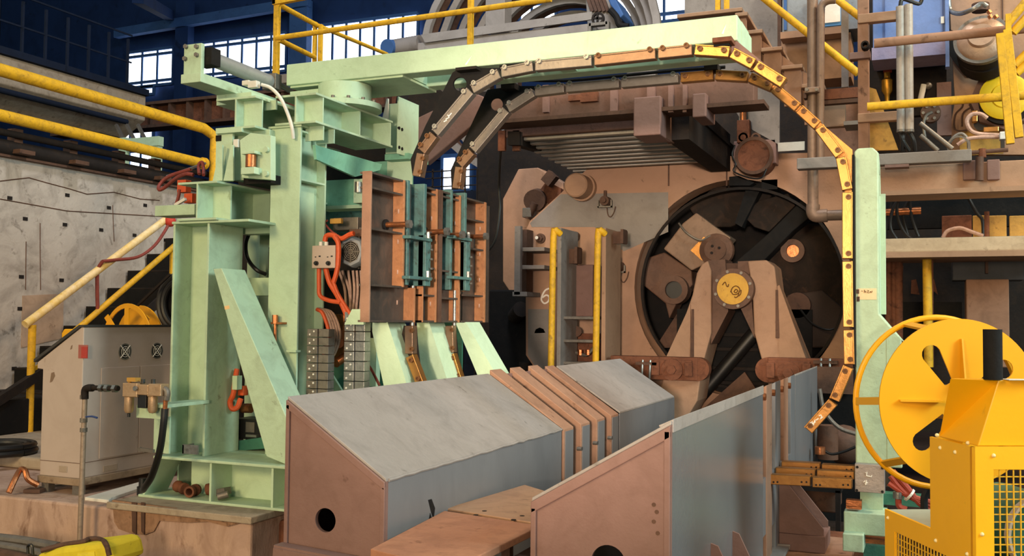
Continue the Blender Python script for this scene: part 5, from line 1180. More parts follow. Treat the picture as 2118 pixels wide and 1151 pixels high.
# rails in front of the machinery
ob('brown_pipe_rail', MB().cyl(onY(1808, 90, 8.1), onY(2190, 52, 8.1), .036), BR2, None, 'brown pipe rail crossing before the blue cabinet and motor', 'railing')
ob('yellow_rail', MB().cyl(onY(1794, 221, 8.1), onY(2190, 192, 8.1), .033), YW, None, 'yellow pipe rail crossing before the twin conduits', 'railing')
t = th('braced_railing', 'upright yellow angle posts with slanting braces at the platform edge', 'railing', onY(2085, 300, 7.9))
for (a, b, c_, d) in ((2068, 70, 2090, 298), (2083, 62, 2108, 285)):
    ob('angle_post', MB().bar(onY(a, b, 7.9), onY(c_, d, 7.9), .055, .05, (0, 1, 0)), YW, t, bev=.004)
for a, b in (((2085, 48), (2150, -30)), ((2095, 68), (2160, -5)), ((2098, 135), (2160, 75)), ((2102, 152), (2160, 100))):
    ob('brace', MB().cyl(onY(*a, 7.95), onY(*b, 7.95), .03), YW, t)
ob('post_cap', MB().box(*yb(2080, 28, 2092, 66, 7.9, .05)), YW, t)
# ---------------------------------------------------------------- platform beams under it
t = th('platform_beam', 'heavy tan platform beam with welded lugs', 'beam', onY(2000, 385, 8.6))
ob('beam_web', MB().box(*yb(1780, 336, 2240, 392, 8.6, .3)), BM2, t, bev=.006)
ob('beam_flange', MB().box(*yb(1780, 388, 2240, 398, 8.52, .45)), BM2, t)
for a in ((1992, 332, 2024, 372), (2042, 330, 2068, 372)): ob('lug_plate', MB().box(*yb(*a, 8.56, .04)), BR, t, bev=.006)
ob('lug_barrel', MB().cyl(onY(2026, 325, 8.5), onY(2026, 374, 8.5), .03), BRD, t)
t = th('front_channel', 'grey brown channel bolted before the platform beam', 'beam', onY(1830, 325, 8.3))
ob('channel', MB().box(*yb(1648, 320, 1768, 346, 8.3, .1)).box(*yb(1768, 320, 1832, 346, 8.3, .1)), BM2, t, bev=.006) if 0 else ob('channel', MB().box(*yb(1648, 318, 2010, 341, 8.3, .12)), GRC, t, bev=.006)
ob('channel_lip', MB().box(*yb(1830, 340, 1880, 346, 8.3, .12)), BR, t)
ob('shade_sheet', MB().box(*yb(1790, -80, 2400, 540, 11.0, .1)), BKD, None, 'dark sheet added for the shade behind the blue cabinet and motor plate', 'partition')  # dark sheet added to keep the gaps behind black with shade
ob('under_shadow', MB().box(*yb(1800, 396, 2240, 470, 9.6, .1)), BK, None, 'black panel in place of the shade below the platform beam', 'panel')  # black panel painted in place of the shade under the beam
t = th('ledge_slab', 'dusty pale concrete ledge below the platform beam', 'ledge', onY(1970, 520, 8.6))
ob('slab', MB().box(*yb(1790, 490, 2240, 520, 8.6, .8)), mat('ledge_concrete', 'C4AE93', 'B39B80', '7A6550', .25, .9, sc=2.5), t, bev=.012)
ob('steel_edge', MB().box(*yb(1790, 519, 2240, 531, 8.58, .8)), BM2, t)
t = th('ochre_panels', 'row of ochre panels behind the concrete ledge', 'panel', onY(2060, 480, 9.3))
for a, b in ((1948, 2010), (2012, 2040), (2046, 2082), (2088, 2150), (2154, 2230)): ob('panel', MB().box(*yb(a, 446, b, 492, 9.35, .05)), YO if a > 1960 else RUST, t, bev=.006)
ob('stub_rod', MB().cyl(onY(2041, 438, 9.2), onY(2041, 490, 9.2), .02), RUST, t)
for i, pts in enumerate(([(1870, 400), (1848, 430), (1842, 470), (1858, 500)], [(1862, 400), (1855, 440), (1870, 480), (1892, 500)], [(1880, 400), (1886, 450), (1900, 490)], [(1892, 400), (1868, 440), (1880, 495)], [(1850, 410), (1836, 450), (1830, 495)], [(1998, 400), (2020, 440), (2032, 456), (2034, 492)])):
    ob('hanging_cable', MB().tube([onY(x, y, 9.1+.04*i) for x, y in pts], .014, 8, 5), BKR, None, ('outer', 'second', 'third', 'crossing', 'rear', 'lone')[i]+' black cable '+('hanging under the platform beam' if i < 5 else 'bending down before the ochre panels'), 'cable', 'cables under the platform beam' if i < 5 else None)
ob('pale_hose', MB().tube([onY(1950, 492, 9.2), onY(1960, 478, 9.2), onY(1985, 472, 9.2), onY(2010, 480, 9.2), onY(2034, 488, 9.2)], .016, 8, 5), PK, None, 'pale hose arching over the concrete ledge', 'hose')
ob('copper_pipe', MB().cyl(onY(1826, 440, 9.2), onY(1905, 436, 9.2), .032), CU, None, 'short copper coloured pipe under the platform beam', 'pipe')
t = th('yellow_pipe_post', 'yellow pipe post standing under the concrete ledge', 'post', onY(1918, 700, 8.9))
ob('post', MB().cyl(onY(1917, 525, 8.9), onY(1921, 760, 8.9), .036), YW, t); ob('side_strip', MB().box(*yb(1925, 532, 1931, 760, 8.95, .03)), RUST, t)
t = th('brown_block', 'tall brown machine block below the concrete ledge', 'machine block', onY(2045, 700, 9.2))
ob('block', MB().box(*yb(1999, 578, 2088, 760, 9.2, .4)), BR2, t, bev=.01)
ob('upper_plate', MB().box(*yb(1970, 532, 2118, 580, 9.35, .3)), mat('slate_plate', '4B4C50', '404145', '2C2A2A', .2, .6), t, bev=.006)
ob('rib', MB().box(*yb(2038, 530, 2044, 566, 9.28, .08)), BRD, t)
ob('under_wall', MB().box(*yb(1760, 525, 2300, 900, 10.2, .1)), BKD, None, 'dark wall under the platform', 'partition')  # near-black wall closing the view under the platform
t = th('pipe_cluster', 'rusty vertical pipes behind the mint upright below the ledge', 'pipe', onY(1848, 700, 9.2))
for px, w_ in ((1838, 5), (1849, 4), (1858, 6)): ob('pipe', MB().cyl(onY(px, 530, 9.2), onY(px+1, 780, 9.2), w_*.006), RUST, t)
t = th('rusty_bracket', 'rusty broken bracket plates in the dark behind the yellow reel', 'bracket', onY(1880, 620, 9.6))
for pts in ([(1856, 555), (1868, 550), (1866, 610), (1860, 600)], [(1885, 580), (1895, 578), (1902, 610), (1884, 608)], [(1925, 580), (1932, 578), (1940, 610), (1928, 600)]): ob('plate', MB().prY(pts, 9.86, .05), RUST, t)
ob('beam', MB().box(*yb(1860, 625, 1990, 720, 9.9, .1)), BK, t)
# ---------------------------------------------------------------- mint upright, junction plate, copper bars
YU = 6.06
t = th('mint_upright', 'tall rounded mint upright with paper tag holding the long bar chain', 'upright', onY(1800, 1150, YU))
fx0, fx1 = onY(1768, 600, YU).x, onY(1818, 600, YU).x
ztop = onY(1790, 306, YU).z; zbot = onY(1790, 965, YU).z; zk = onY(1815, 650, YU).z
PW = .16
ob('upright_front', MB().prism([(fx0, YU, zbot), (fx1+.12, YU, zbot), (fx1+.12, YU, zk-.14), (fx1, YU, zk), (fx1, YU, ztop-.03), (fx1-.03, YU, ztop), (fx0+.02, YU, ztop), (fx0, YU, ztop-.02)], (0, .03, 0)), G2, t, bev=.008)
ob('upright_side', MB().prism([(fx1-.012, YU+.03, ztop-.03), (fx1-.012, YU+.2, ztop-.09), (fx1-.012, YU+.26, ztop-.2), (fx1-.012, YU+.26, zbot), (fx1-.012, YU+.03, zbot)], (.014, 0, 0), [[(fx1-.012, YU+.07, ztop-.08), (fx1-.012, YU+.18, ztop-.14), (fx1-.012, YU+.2, ztop-.26), (fx1-.012, YU+.07, ztop-.36)]]), G, t)
ob('upright_rear', MB().box(fx0+.02, fx1+.0, YU+.24, YU+.26, zbot, ztop-.2), G, t)
ob('upright_flange', MB().box(fx1+.002, fx1+.03, YU+.2, YU+.24, zk, ztop-.25), G, t)
ob('flare', MB().prism([(fx1, YU+.02, zk), (fx1+.13, YU+.02, zk-.16), (fx1+.13, YU+.22, zk-.16), (fx1, YU+.22, zk)], (.01, 0, -.012)), G2, t)
ob('flare_rib', MB().box(fx1+.04, fx1+.055, YU-.002, YU+.2, zbot, zk-.12), G2, t)
TG = mat('upright_tag', 'E3CDA6', 'D8C098', 'A58B66', .1, .8)
q = yb(1775, 597, 1813, 620, YU-.002, .002); tg = ob('paper_tag', MB().box(*q), TG, t)
tk = mat('tag_ink', '7A5A3C', '6A4C32', None, 0)
for pts in ([(1782, 602), (1784, 603)], [(1788, 600), (1788, 606)], [(1789, 603), (1791, 603), (1791, 606)], [(1794, 601), (1797, 601), (1794, 606), (1798, 606)], [(1800, 603), (1800, 606)], [(1801, 603), (1803, 606), (1804, 602)]):
    ob('tag_writing', MB().tube([onY(x, y, YU-.003) for x, y in pts], .0022, 5), tk, tg)
for a in ((1771, 599, 1777, 608), (1772, 614, 1778, 624)): ob('tape_smudge', MB().box(*yb(*a, YU-.004, .003)), BRD, tg)
ob('backing_strip', MB().box(*yb(1764, 330, 1769, 800, YU+.0, .05)), GD if 0 else BKD, t)
ob('upright_lower', MB().box(*yb(1779, 965, 1826, 1080, YU+.02, .16)), G2, t)
ob('cross_bar', MB().box(*yb(1825, 1025, 1920, 1048, YU+.1, .1)), GD, t)
ob('foot_block', MB().box(*yb(1745, 1062, 1832, 1108, YU-.12, .3)), G2, t, bev=.006)
ob('foot_block', MB().box(*yb(1743, 1106, 1786, 1143, YU-.2, .2)), G2, t, bev=.005)
ob('foot_bolt', MB().cyl(onY(1764, 1106, YU-.1), onY(1764, 1112, YU-.1), .02), BK, t)
ob('foot_plate', MB().box(*yb(1750, 1050, 1780, 1064, YU-.05, .2)), STL, t)
ob('copper_strip', MB().box(*yb(1750, 1036, 1782, 1048, YU-.1, .06)).box(*yb(1750, 1049, 1782, 1054, YU-.1, .06)), CU, t)
ob('lower_beam', MB().box(*yb(1788, 1118, 1850, 1135, YU+.1, .12)), CU, t)
ob('lower_leg', MB().box(*yb(1786, 1130, 1836, 1300, YU+.05, .2)), GD, t)
jb = th('junction_plate', 'grey square plate chalked with a mark where the copper bars end', 'plate', onY(1800, 1022, YU-.08))
ob('plate', MB().box(*yb(1768, 962, 1830, 1020, YU-.08, .07)), mat('junction_grey', '9A8F8B', '8D827E', '5E554F', .12, .45, .3), jb, bev=.003)
for px, py in ((1773, 967), (1825, 969), (1772, 1015), (1825, 1018)): ob('plate_screw', MB().cyl(onY(px, py, YU-.083), onY(px, py, YU-.078), .008, n=8), BKD, jb)
for pts in ([(1790, 979), (1793, 977), (1792, 985), (1802, 987), (1803, 984)], [(1786, 998), (1790, 995)], [(1789, 1001), (1795, 999)], [(1792, 994), (1790, 1004), (1793, 1003)]): stroke(jb, pts, YU-.082, .003)
for i, (y, xs) in enumerate(((1.0, 0), (.5, 0), (0, 0))): pass
rows = [((1592, 982, 1676, 1006), (1680, 988, 1762, 1012)), ((1604, 968, 1686, 988), (1689, 973, 1767, 992)), ((1616, 955, 1696, 972), (1699, 961, 1769, 976))]
for i, rw in enumerate(rows):
    Yb_ = YU-.16+i*.16
    t = th('copper_bar', ('nearest', 'middle', 'rearmost')[i]+' of three stacked copper bars joining slate cover and junction plate', 'copper bar', onY(1680, 1000, Yb_), group='copper bars at the junction plate')
    for a in rw:
        l_ = ob('bar_link', MB().prY([(a[0], a[1]), (a[2], a[1]+4), (a[2], a[3]+1), (a[0], a[3]-6+3)], Yb_, .07), ORB, t, bev=.004)
        for px in (a[0]+8, a[0]+16, a[2]-18, a[2]-8): ob('bolt_hole', MB().cyl(onY(px, (a[1]+a[3])/2+4, Yb_-.002), onY(px, (a[1]+a[3])/2+4, Yb_+.002), .006, n=8), BKD, l_)
# dark things below and behind the bars
t = th('pit_machinery', 'dark pit machinery behind the last chain bar', 'machine', onY(1720, 900, 7.6))
ob('rear_block', MB().box(*yb(1660, 790, 1800, 1100, 8.9, .2)), BK, t)
ob('pump', MB().cyl(onY(1712, 880, 8.2), onY(1712, 950, 8.2), .08, n=18), BRD, t)
ob('pump_neck', MB().cyl(onY(1696, 925, 7.9), onY(1696, 940, 7.9), .04), CU, t)
ob('round_case', MB().sph(onY(1745, 920, 8.4), .16, 18), BRD, t)
ob('hose', MB().tube([onY(1695, 805, 8.0), onY(1705, 850, 8.0), onY(1735, 885, 8.0), onY(1775, 900, 8.0)], .016, 8, 5), STD, t)
ob('hose', MB().tube([onY(1700, 930, 8.0), onY(1720, 940, 8.0), onY(1745, 935, 8.0), onY(1770, 925, 8.0)], .01, 8, 5), BKR, t)
ob('brown_face', MB().box(*yb(1686, 760, 1765, 815, 8.8, .05)), BRD, t)
t = th('rear_cabinet_row', 'dark brown low cabinet with notch under the copper bars', 'cabinet', onY(1700, 1060, 7.2))
ob('body', MB().box(*yb(1662, 1016, 1732, 1060, 7.4, .4)), BRD, t, bev=.01)
ob('top', MB().box(*yb(1655, 1008, 1740, 1018, 7.3, .6)), BK, t)
ob('post', MB().box(*yb(1728, 1016, 1738, 1120, 7.3, .06)), BKD, t)
ob('floor_beam', MB().box(*yb(1690, 1120, 1800, 1150, 6.9, .3)), RUST, None, 'rusty floor beam lying at the foot of the mint upright', 'beam')
# ================================================================ yellow cable reel stand near the camera
th27 = math.radians(27)
bk = V((-math.sin(th27), math.cos(th27), 0)); rr = V((math.cos(th27), math.sin(th27), 0)); uz = V((0, 0, 1))
def dep(px, py, d): return CAM + ray(px, py)*d
E = dep(2010, 925, 3.4); E0 = V((E.x, E.y, 0))
def L(px, py): return onp(px, py, E0, rr)      # on the end face (its normal is rr)
def F(px, py): return onp(px, py, E0, bk)      # on the long face
t = th('cable_reel_stand', 'bright yellow guarded cable reel stand with mesh windows and black pipe', 'reel stand', (E.x, E.y, -.6))
RS = t
zA = E.z; zlow = L(1829, 1053).z
# end face plate with its step and a mesh window
s1 = (L(1923, 905)-E).dot(bk); s2 = (L(1830, 1053)-E).dot(bk)
zbot = -.6
def lp(s, z): return E0 + bk*s + uz*z
wz1 = L(1850, 1100).z; ws1 = (L(1850, 1100)-E).dot(bk); ws0 = .09
holeL = [lp(ws1, wz1), lp(ws0, wz1-.0), lp(ws0, -.5), lp(ws1, -.5)]
ob('end_plate', MB().prism([lp(0, zbot), lp(0, zA), lp(s1, zA), lp(s1, zlow), lp(s2, zlow), lp(s2, zbot)], rr*.012, [holeL]), YL, t)
# long face with a mesh window
wl = (F(2055, 972)-E).dot(rr); wt = F(2055, 972).z
def fp(s, z): return E0 + rr*s + uz*z
ob('front_plate', MB().prism([fp(0, zbot), fp(1.2, zbot), fp(1.2, zA), fp(0, zA)], bk*.012, [[fp(wl, -.4), fp(1.0, -.4), fp(1.0, wt), fp(wl, wt)]]), YL, t)
m1 = MB()
for k in range(28):
    s = wl+.025*k
    if s < 1.0: ob('mesh_wire', MB().bar(fp(s, -.4)+bk*.006, fp(s, wt)+bk*.006, .004, .004, bk), YW, t)
for k in range(36):
    z = wt-.026*k
    if z > -.4: ob('mesh_wire', MB().bar(fp(wl, z)+bk*.009, fp(1.0, z)+bk*.009, .004, .004), YW, t)
for k in range(22):
    s = ws0+(ws1-ws0)*k/21
    ob('mesh_wire', MB().bar(lp(s, -.5)+rr*.006, lp(s, wz1)+rr*.006, .004, .004, rr), YW, t)
for k in range(14):
    z = wz1-.025*k
    ob('mesh_wire', MB().bar(lp(ws0, z)+rr*.009, lp(ws1, z)+rr*.009, .004, .004), YW, t)
# tapered hood on top
zh = zA+(925-786)/2030*3.4
ins = .14
bot = [E0+uz*zA, E0+rr*1.2+uz*zA, E0+rr*1.2+bk*s1+uz*zA, E0+bk*s1+uz*zA]
hp = onp(1966, 783, (0, 0, zh), (0, 0, 1)); hq = onp(2068, 786, (0, 0, zh), (0, 0, 1))
bot2 = [E0+bk*.015+rr*.03+uz*zA, E0+rr*1.2+bk*.015+uz*zA, E0+rr*1.2+bk*(s1-.01)+uz*zA, E0+bk*(s1-.01)+rr*.03+uz*zA]
hA = (hq-E0).dot(rr); hB = (hp-E0).dot(rr)
top = [E0+rr*hA+bk*(hq-E0).dot(bk)+uz*zh, E0+rr*1.2+bk*(hq-E0).dot(bk)+uz*zh, E0+rr*1.2+bk*(hp-E0).dot(bk)+uz*zh, E0+rr*hB+bk*(hp-E0).dot(bk)+uz*zh]
for p in top: p.z = zh
ob('hood', MB().hexa(bot2+top), YL, t, bev=.004)
lid = ob('base_lid', MB().prism([lp(s1, zlow-.002)+rr*.012, lp(s2, zlow-.002)+rr*.012, lp(s2, zlow-.002)+rr*.5, lp(s1, zlow-.002)+rr*.5], (0, 0, -.008)), mat('lid_grey_green', '9BA294', '8E9587', '6F6A5C', .15, .6), t)
scr = mesh('rivet', MB().sph((0, 0, 0), .0075, 10), mat('rivet_pale', 'E8D9A8', 'D8C68E', None, 0, .35))
for px, py in ((1945, 927), (1976, 936), (1837, 1072), (1936, 1119), (2001, 1147)): at(scr, 'rivet', t, L(px, py), (1, 0, 0))
for px, py in ((2055, 943), (2031, 1106)): at(scr, 'rivet', t, F(px, py), (0, -1, 0))
for px, py in ((1938, 901), (2002, 917)): at(scr, 'rivet', t, onp(px, py, E0+rr*.03, rr), (1, 0, 0))
bp = (top[0]+top[3])/2+rr*.12
pb_ = onp(2064, 787, (0, 0, zh), (0, 0, 1))
ob('black_pipe', MB().cyl(pb_+bk*.03, pb_+bk*.03+uz*(100/2030*3.55), .031, n=24), BK, t)
ob('paper_note', MB().prism([pb_+rr*.04, pb_+rr*.16, pb_+rr*.16+bk*.05, pb_+rr*.04+bk*.06], (0, 0, .002)), WHT, t)
# things inside the mesh: green motor
t = th('green_motor', 'green motor glimpsed through the yellow mesh window', 'motor', E0+rr*.4+bk*.4)
ob('motor_body', MB().cyl(E0+rr*.38+bk*.2+uz*.33, E0+rr*.38+bk*.5+uz*.33, .14, n=24), GD, t)
ob('white_rim', MB().ring(E0+rr*.38+bk*.17+uz*.33, bk, .14, .15, .03, 24), WHT, t)
ob('motor_shelf', MB().obox(E0+rr*.55+bk*.35+uz*.14, rr*.5, bk*.2, uz*.04), GRC, t)
ob('inner_wall', MB().obox(E0+rr*.6+bk*(s2-.05)+uz*((zlow-.1-.6)/2), rr*.55, bk*.01, uz*((zlow-.1+.6)/2)), BRD, None, 'dark brown inner panel behind the yellow mesh', 'panel')
ob('floor_grating', MB().obox(E0+rr*.6+bk*.3-uz*.3, rr*.55, bk*.3, uz*.01), BRD, None, 'dark floor plate inside the yellow reel stand', 'plate')
# reel: two flanges
ax = (V((fw.x, fw.y, 0))).normalized()
D = 4.35
cN = dep(1986, 832, D)
t = th('cable_reel', 'large yellow cable reel with slotted disc before the mint upright', 'cable reel', cN)
a1 = V((ax.y, -ax.x, 0)); b1 = uz
rx = 167/2030*D
def rp(x, z): return cN + a1*x + b1*z
def slot(ang):
    d = (math.cos(ang), math.sin(ang)); n = (-d[1], d[0]); out = []
    r_in, r_out, w0, w1 = rx*.26, rx*.68, rx*.055, rx*.12
    for k in range(9):
        q = -PI/2+PI*k/8; out.append((d[0]*(r_out+w1*math.cos(q))+n[0]*w1*math.sin(q), d[1]*(r_out+w1*math.cos(q))+n[1]*w1*math.sin(q)))
    out += [(d[0]*r_in+n[0]*w0, d[1]*r_in+n[1]*w0), (d[0]*r_in-n[0]*w0, d[1]*r_in-n[1]*w0)]
    return [rp(x, z) for x, z in out]
disc = [rp(rx*math.cos(2*PI*k/72), rx*1.03*math.sin(2*PI*k/72)) for k in range(72)]
YD = mat('reel_yellow', 'E0A006', 'D89805', 'C8931A', .04, .42, sc=1.5, bump=.02)
ob('front_disc', MB().prism(disc, ax*.008, [slot(math.radians(a)) for a in (121, 226, 37, 320)]), YD, t)
for ang, l0, l1 in ((180, .25, .76), (90, .2, .78), (0, .3, .75), (270, .3, .75)):
    a = math.radians(ang); d = a1*math.cos(a)+b1*math.sin(a); n = ax.cross(d)
    ob('disc_rib', MB().prism([cN+d*rx*l0, cN+d*rx*l1, cN+d*rx*l1-ax*.02, cN+d*rx*l0-ax*.05], n*.008), YD, t)
cR = cN + ax*.30
sh = dep(1938, 832, D+.30)
rR = 168/2030*(D+.3)
cR = V((sh.x, sh.y, sh.z))
tor = []
for k in range(60):
    q = 2*PI*k/60; tor.append(cR + a1*rR*math.cos(q) + b1*rR*1.04*math.sin(q))
ob('rear_rim', MB().tube(tor+[tor[0]], .014, 10), YD, t)
for ang in (112, 180, 228, 68, 290):
    a = math.radians(ang); p0 = cN + ax*.01 + a1*rx*.97*math.cos(a) + b1*rx*.97*math.sin(a); p1 = cR + a1*rR*math.cos(a) + b1*rR*math.sin(a)*1.03
    ob('rim_strap', MB().bar(p0, p1, .035, .012, a1*math.cos(a)+b1*math.sin(a)), YD, t)
ob('drum', MB().cyl(cN+ax*.01, cR, rx*.22, n=28), YD, t)
# red hoses and the connector behind the reel
t = th('red_hose_pair', 'red cables tied together behind the lower rim of the yellow reel', 'cable', onY(1880, 1020, 5.0))
for pts in ([(1842, 985), (1862, 1010), (1885, 1028), (1930, 1042)], [(1838, 1000), (1865, 1018), (1890, 1032), (1930, 1050)], [(1846, 975), (1875, 1008), (1900, 1040), (1925, 1055)], [(1858, 1030), (1860, 1048), (1875, 1055)]):
    ob('hose', MB().tube([onY(x, y, 5.6) for x, y in pts], .016, 8, 5), mat('hose_red', 'A2483A', '8E3D31', '55281F', .15, .5) if pts[0][0] == 1842 else bpy.data.materials['hose_red'], t)
ob('cable_tie', MB().ring(onY(1879, 1023, 5.6), (1, .1, -.8), .03, .037, .012, 16), WHT, t)
ob('connector', MB().cyl(onY(1857, 1018, 5.6), onY(1857, 1032, 5.6), .024), STL, t)
ob('black_plug', MB().box(*yb(1832, 975, 1845, 1008, 5.8, .1)), BKR, t)
ob('black_cable', MB().tube([onY(1920, 1010, 5.4), onY(1912, 1030, 5.4), onY(1912, 1055, 5.4)], .018, 8, 5), BKR, None, 'short black cable under the yellow reel', 'cable')
# ================================================================ left side: console cabinet, stair, reel, piping
YC = 4.69
t = th('control_console', 'beige sloped-top control console with two round fans beside the plinth edge', 'console', onZ(185, 1010, -.04))
XR = onZ(183, 1022, -.04).x; YE = onX(420, 800, XR).y
cpy = lambda x, y: onY(x, y, YC)
zb = onY(185, 1000, YC).z; xl = onY(82, 985, YC).x
zt = onX(203, 677, XR).z; y0 = YC
zfr = onY(70, 740, YC).z; xfr = xl-.05
xk = XR-.02
ob('console_body', MB().prism([(xl, y0, zb+.02), (XR, y0, zb+.02), (XR, y0, zt), (xk, y0, zt), (xfr, y0, zfr-.03), (xfr, y0, zfr-.07), (xl, y0, zfr-.075)], (0, YE-y0, 0)), CAB, t, bev=.005)
ob('top_sheet', MB().prism([(xk, y0-.012, zt), (XR+.01, y0-.012, zt), (XR+.01, y0-.012, zt+.014), (xk-.01, y0-.012, zt+.014), (xfr-.02, y0-.012, zfr-.01), (xfr-.02, y0-.012, zfr-.03)], (0, YE-y0+.02, 0)), mat('top_dark', '3A3938', '302F2E', '5A4A3C', .15, .5), t)
ob('plinth_skirt', MB().box(xl-.01, XR+.012, y0-.01, YE, zb-.025, zb+.02), mat('skirt', '9A8672', '86735F', '5B4737', .35, .8), t, bev=.004)
ob('plinth_seam', MB().box(xl, XR+.002, y0-.002, y0, zb+.115, zb+.118).box(XR, XR+.002, y0, YE, zb+.115, zb+.118), BRD, t)
for px in (0, 1):
    ob('foot', MB().box(*( (XR-.06, XR, y0, y0+.05, -.04, zb-.02) if px else (xl+.02, xl+.08, y0, y0+.05, -.04, zb-.02))), STD, t)
def fan(px, py):
    q = onX(px, py, XR); r = .05
    f_ = ob('fan_ring', MB().ring(q, (1, 0, 0), r*.9, r*1.1, .004, 28), STL, t)
    ob('fan_back', MB().cyl(q-V((.004, 0, 0)), q+V((.0015, 0, 0)), r, n=28), BK, f_)
    for k in range(5):
        a = 2*PI*k/5; d = V((0, math.cos(a), math.sin(a))); n = V((0, -math.sin(a), math.cos(a)))
        ob('fan_blade', MB().prism([q+V((.002, 0, 0))+d*.008, q+V((.002, 0, 0))+d*r*.8-n*.004, q+V((.002, 0, 0))+d*r*.75+n*.012, q+V((.002, 0, 0))+d*.008+n*.008], (.001, 0, 0)), STD, f_)
    for k in range(2):
        a = PI/4+k*PI/2; d = V((0, math.cos(a), math.sin(a))); ob('guard_wire', MB().cyl(q+V((.006, 0, 0))-d*r*1.15, q+V((.006, 0, 0))+d*r*1.15, .003, n=6), WHT, f_)
    for rr_ in (.4, .7): ob('guard_wire', MB().ring(q+V((.005, 0, 0)), (1, 0, 0), r*rr_-.0015, r*rr_+.0015, .002, 24), WHT, f_)
    ob('fan_hub', MB().cyl(q, q+V((.007, 0, 0)), .01, n=14), BK, f_)
fan(258, 728); fan(324, 726)
q = yb(162, 714, 181, 742, YC-.002, .004); rw_ = ob('red_window', MB().box(*q), mat('window_red', '9C5A50', '8A4A42', None, 0, .3), t)
ob('red_switch', MB().box(*yb(168, 718, 180, 741, YC-.006, .006)), mat('switch_red', 'A8382E', '8E2C24', None, 0, .4), rw_)
# doors on the long side
yA_, yB_, yC_ = onX(208, 800, XR).y, onX(288, 800, XR).y, YE-.02
zd1, zd0 = onX(208, 762, XR).z, onX(203, 950, XR).z
for a, b in ((yA_, yB_-.004), (yB_+.004, yC_)): ob('door', MB().box(XR, XR+.006, a, b, zd0, zd1), CAB, t, bev=.002)
hd = mesh('lift_slot', MB().box(-.045, .045, -.022, .022, 0, .004), CAB)
q = onY(131, 971, YC); ob('lift_slot', MB().box(q.x-.035, q.x+.035, YC-.004, YC+.001, q.z-.02, q.z+.02), mat('slot_beige', 'A09080', '948474', None, 0), t, bev=.003)
q = onX(228, 968, XR); ob('lift_slot', MB().box(XR-.001, XR+.004, q.y-.06, q.y+.06, q.z-.02, q.z+.02), bpy.data.materials['slot_beige'], t, bev=.003)
for pts in ([(106, 772), (112, 770), (114, 778), (108, 790), (103, 792)], [(147, 716), (150, 714), (149, 722), (145, 724)]): ob('dirt_patch', MB().prY(pts, YC-.001, .001), mat('console_dirt', '7E6A5A', '6D5A4B', None, 0, .8) if pts[0][0] == 106 else bpy.data.materials['console_dirt'], t)
# white board and small bits on the plinth
P0 = lambda x, y: onZ(x, y, -.04)
ob('white_board', MB().prism([P0(175, 1036), P0(225, 1042), P0(232, 1036), P0(330, 1002), P0(300, 1000)], (0, 0, .02)), WHT, None, 'white flat board lying on the plinth before the console', 'board', bev=.003)
q = P0(72, 1020); ob('flat_bracket', MB().obox(q+V((0, 0, .015)), (.05, .02, 0), (-.015, .04, 0), (0, 0, .012)), BRD, None, 'small rusty bracket on the plinth edge near the console foot', 'bracket', bev=.003)
ob('steel_strip', MB().bar(P0(80, 1012)+V((0, 0, .01)), P0(165, 1003)+V((0, 0, .01)), .02, .01), STL, None, 'thin steel strip lying by the console foot', 'strip')
ob('bent_tube', MB().tube([onY(18, 1020, 4.5), onY(32, 990, 4.55), onY(43, 972, 4.6), onY(52, 975, 4.6), onY(58, 992, 4.6), onY(78, 1004, 4.65)], .018, 8, 5), CU, None, 'bent copper tube beside the console', 'tube')
ob('capped_stub', MB().cyl(onZ(294, 1024, 0), onZ(294, 1024, 0)+V((0, 0, .1)), .022, n=14).cyl(onZ(294, 1024, 0), onZ(294, 1024, 0)+V((0, 0, .05)), .032, n=14), BKR, None, 'black capped pipe stub on the plinth slab', 'pipe stub')
# floor pipe, air regulator set and hose
YPp = 4.36
t = th('air_supply_pipe', 'thin worn steel pipe rising before the plinth to the air regulator', 'pipe', onY(165, 1130, YPp))
p0, p1, p2 = onY(165, 1135, YPp), onY(176, 805, YPp), onY(245, 800, YPp)
PM = mat('pipe_worn', '9B8979', '8A7766', '5A4336', .3, .5, .3, sc=8)
ob('riser', MB().cyl((p1.x-.01, YPp, -.45), (p1.x, YPp, p1.z), .0155, n=14), PM, t)
ob('elbow', MB().tube([(p1.x, YPp, p1.z-.06), (p1.x, YPp, p1.z-.01), (p1.x+.02, YPp, p1.z+.005), (p1.x+.06, YPp, p1.z+.008)], .022, 12, 4), BKD, t)
ob('level_pipe', MB().cyl((p1.x+.05, YPp, p1.z+.008), (p2.x, YPp, p1.z+.012), .015, n=14), BKD, t)
for px in (210, 222, 238): q = onY(px, 802, YPp); ob('union_nut', MB().cyl((q.x-.012, YPp, p1.z+.01), (q.x+.012, YPp, p1.z+.01), .024, n=6), STL, t)
for py in (870, 890, 822): q = onY(173, py, YPp); ob('pipe_collar', MB().cyl((q.x, YPp, q.z-.012), (q.x, YPp, q.z+.012), .021, n=10), STD, t)
ob('blue_tape', MB().tube([onY(178, 863, YPp-.02), onY(190, 862, YPp-.02), onY(201, 865, YPp-.02)], .006, 6, 3), mat('tape_blue', '34487E', '2C3D6C', None, 0), t)
BZ = mat('regulator_bronze', 'BFA07F', 'AC8D6D', '6E543F', .18, .35, .5, sc=9)
t = th('air_regulator', 'bronze air filter and regulator set bracketed to the mint column', 'regulator', onY(290, 850, YPp))
q = onY(255, 0, YPp)
def rb_(nm, a, d0, d, m_, **k): return ob(nm, MB().box(*yb(*a, YPp-d0, d)), m_, t, bev=.004, **k)
rb_('filter_head', (253, 793, 283, 822), .035, .07, BZ); rb_('regulator_head', (284, 796, 306, 818), .03, .06, BZ); rb_('oiler_head', (306, 795, 332, 820), .035, .07, BZ)
c1, c2 = onY(267, 836, YPp), onY(316, 836, YPp)
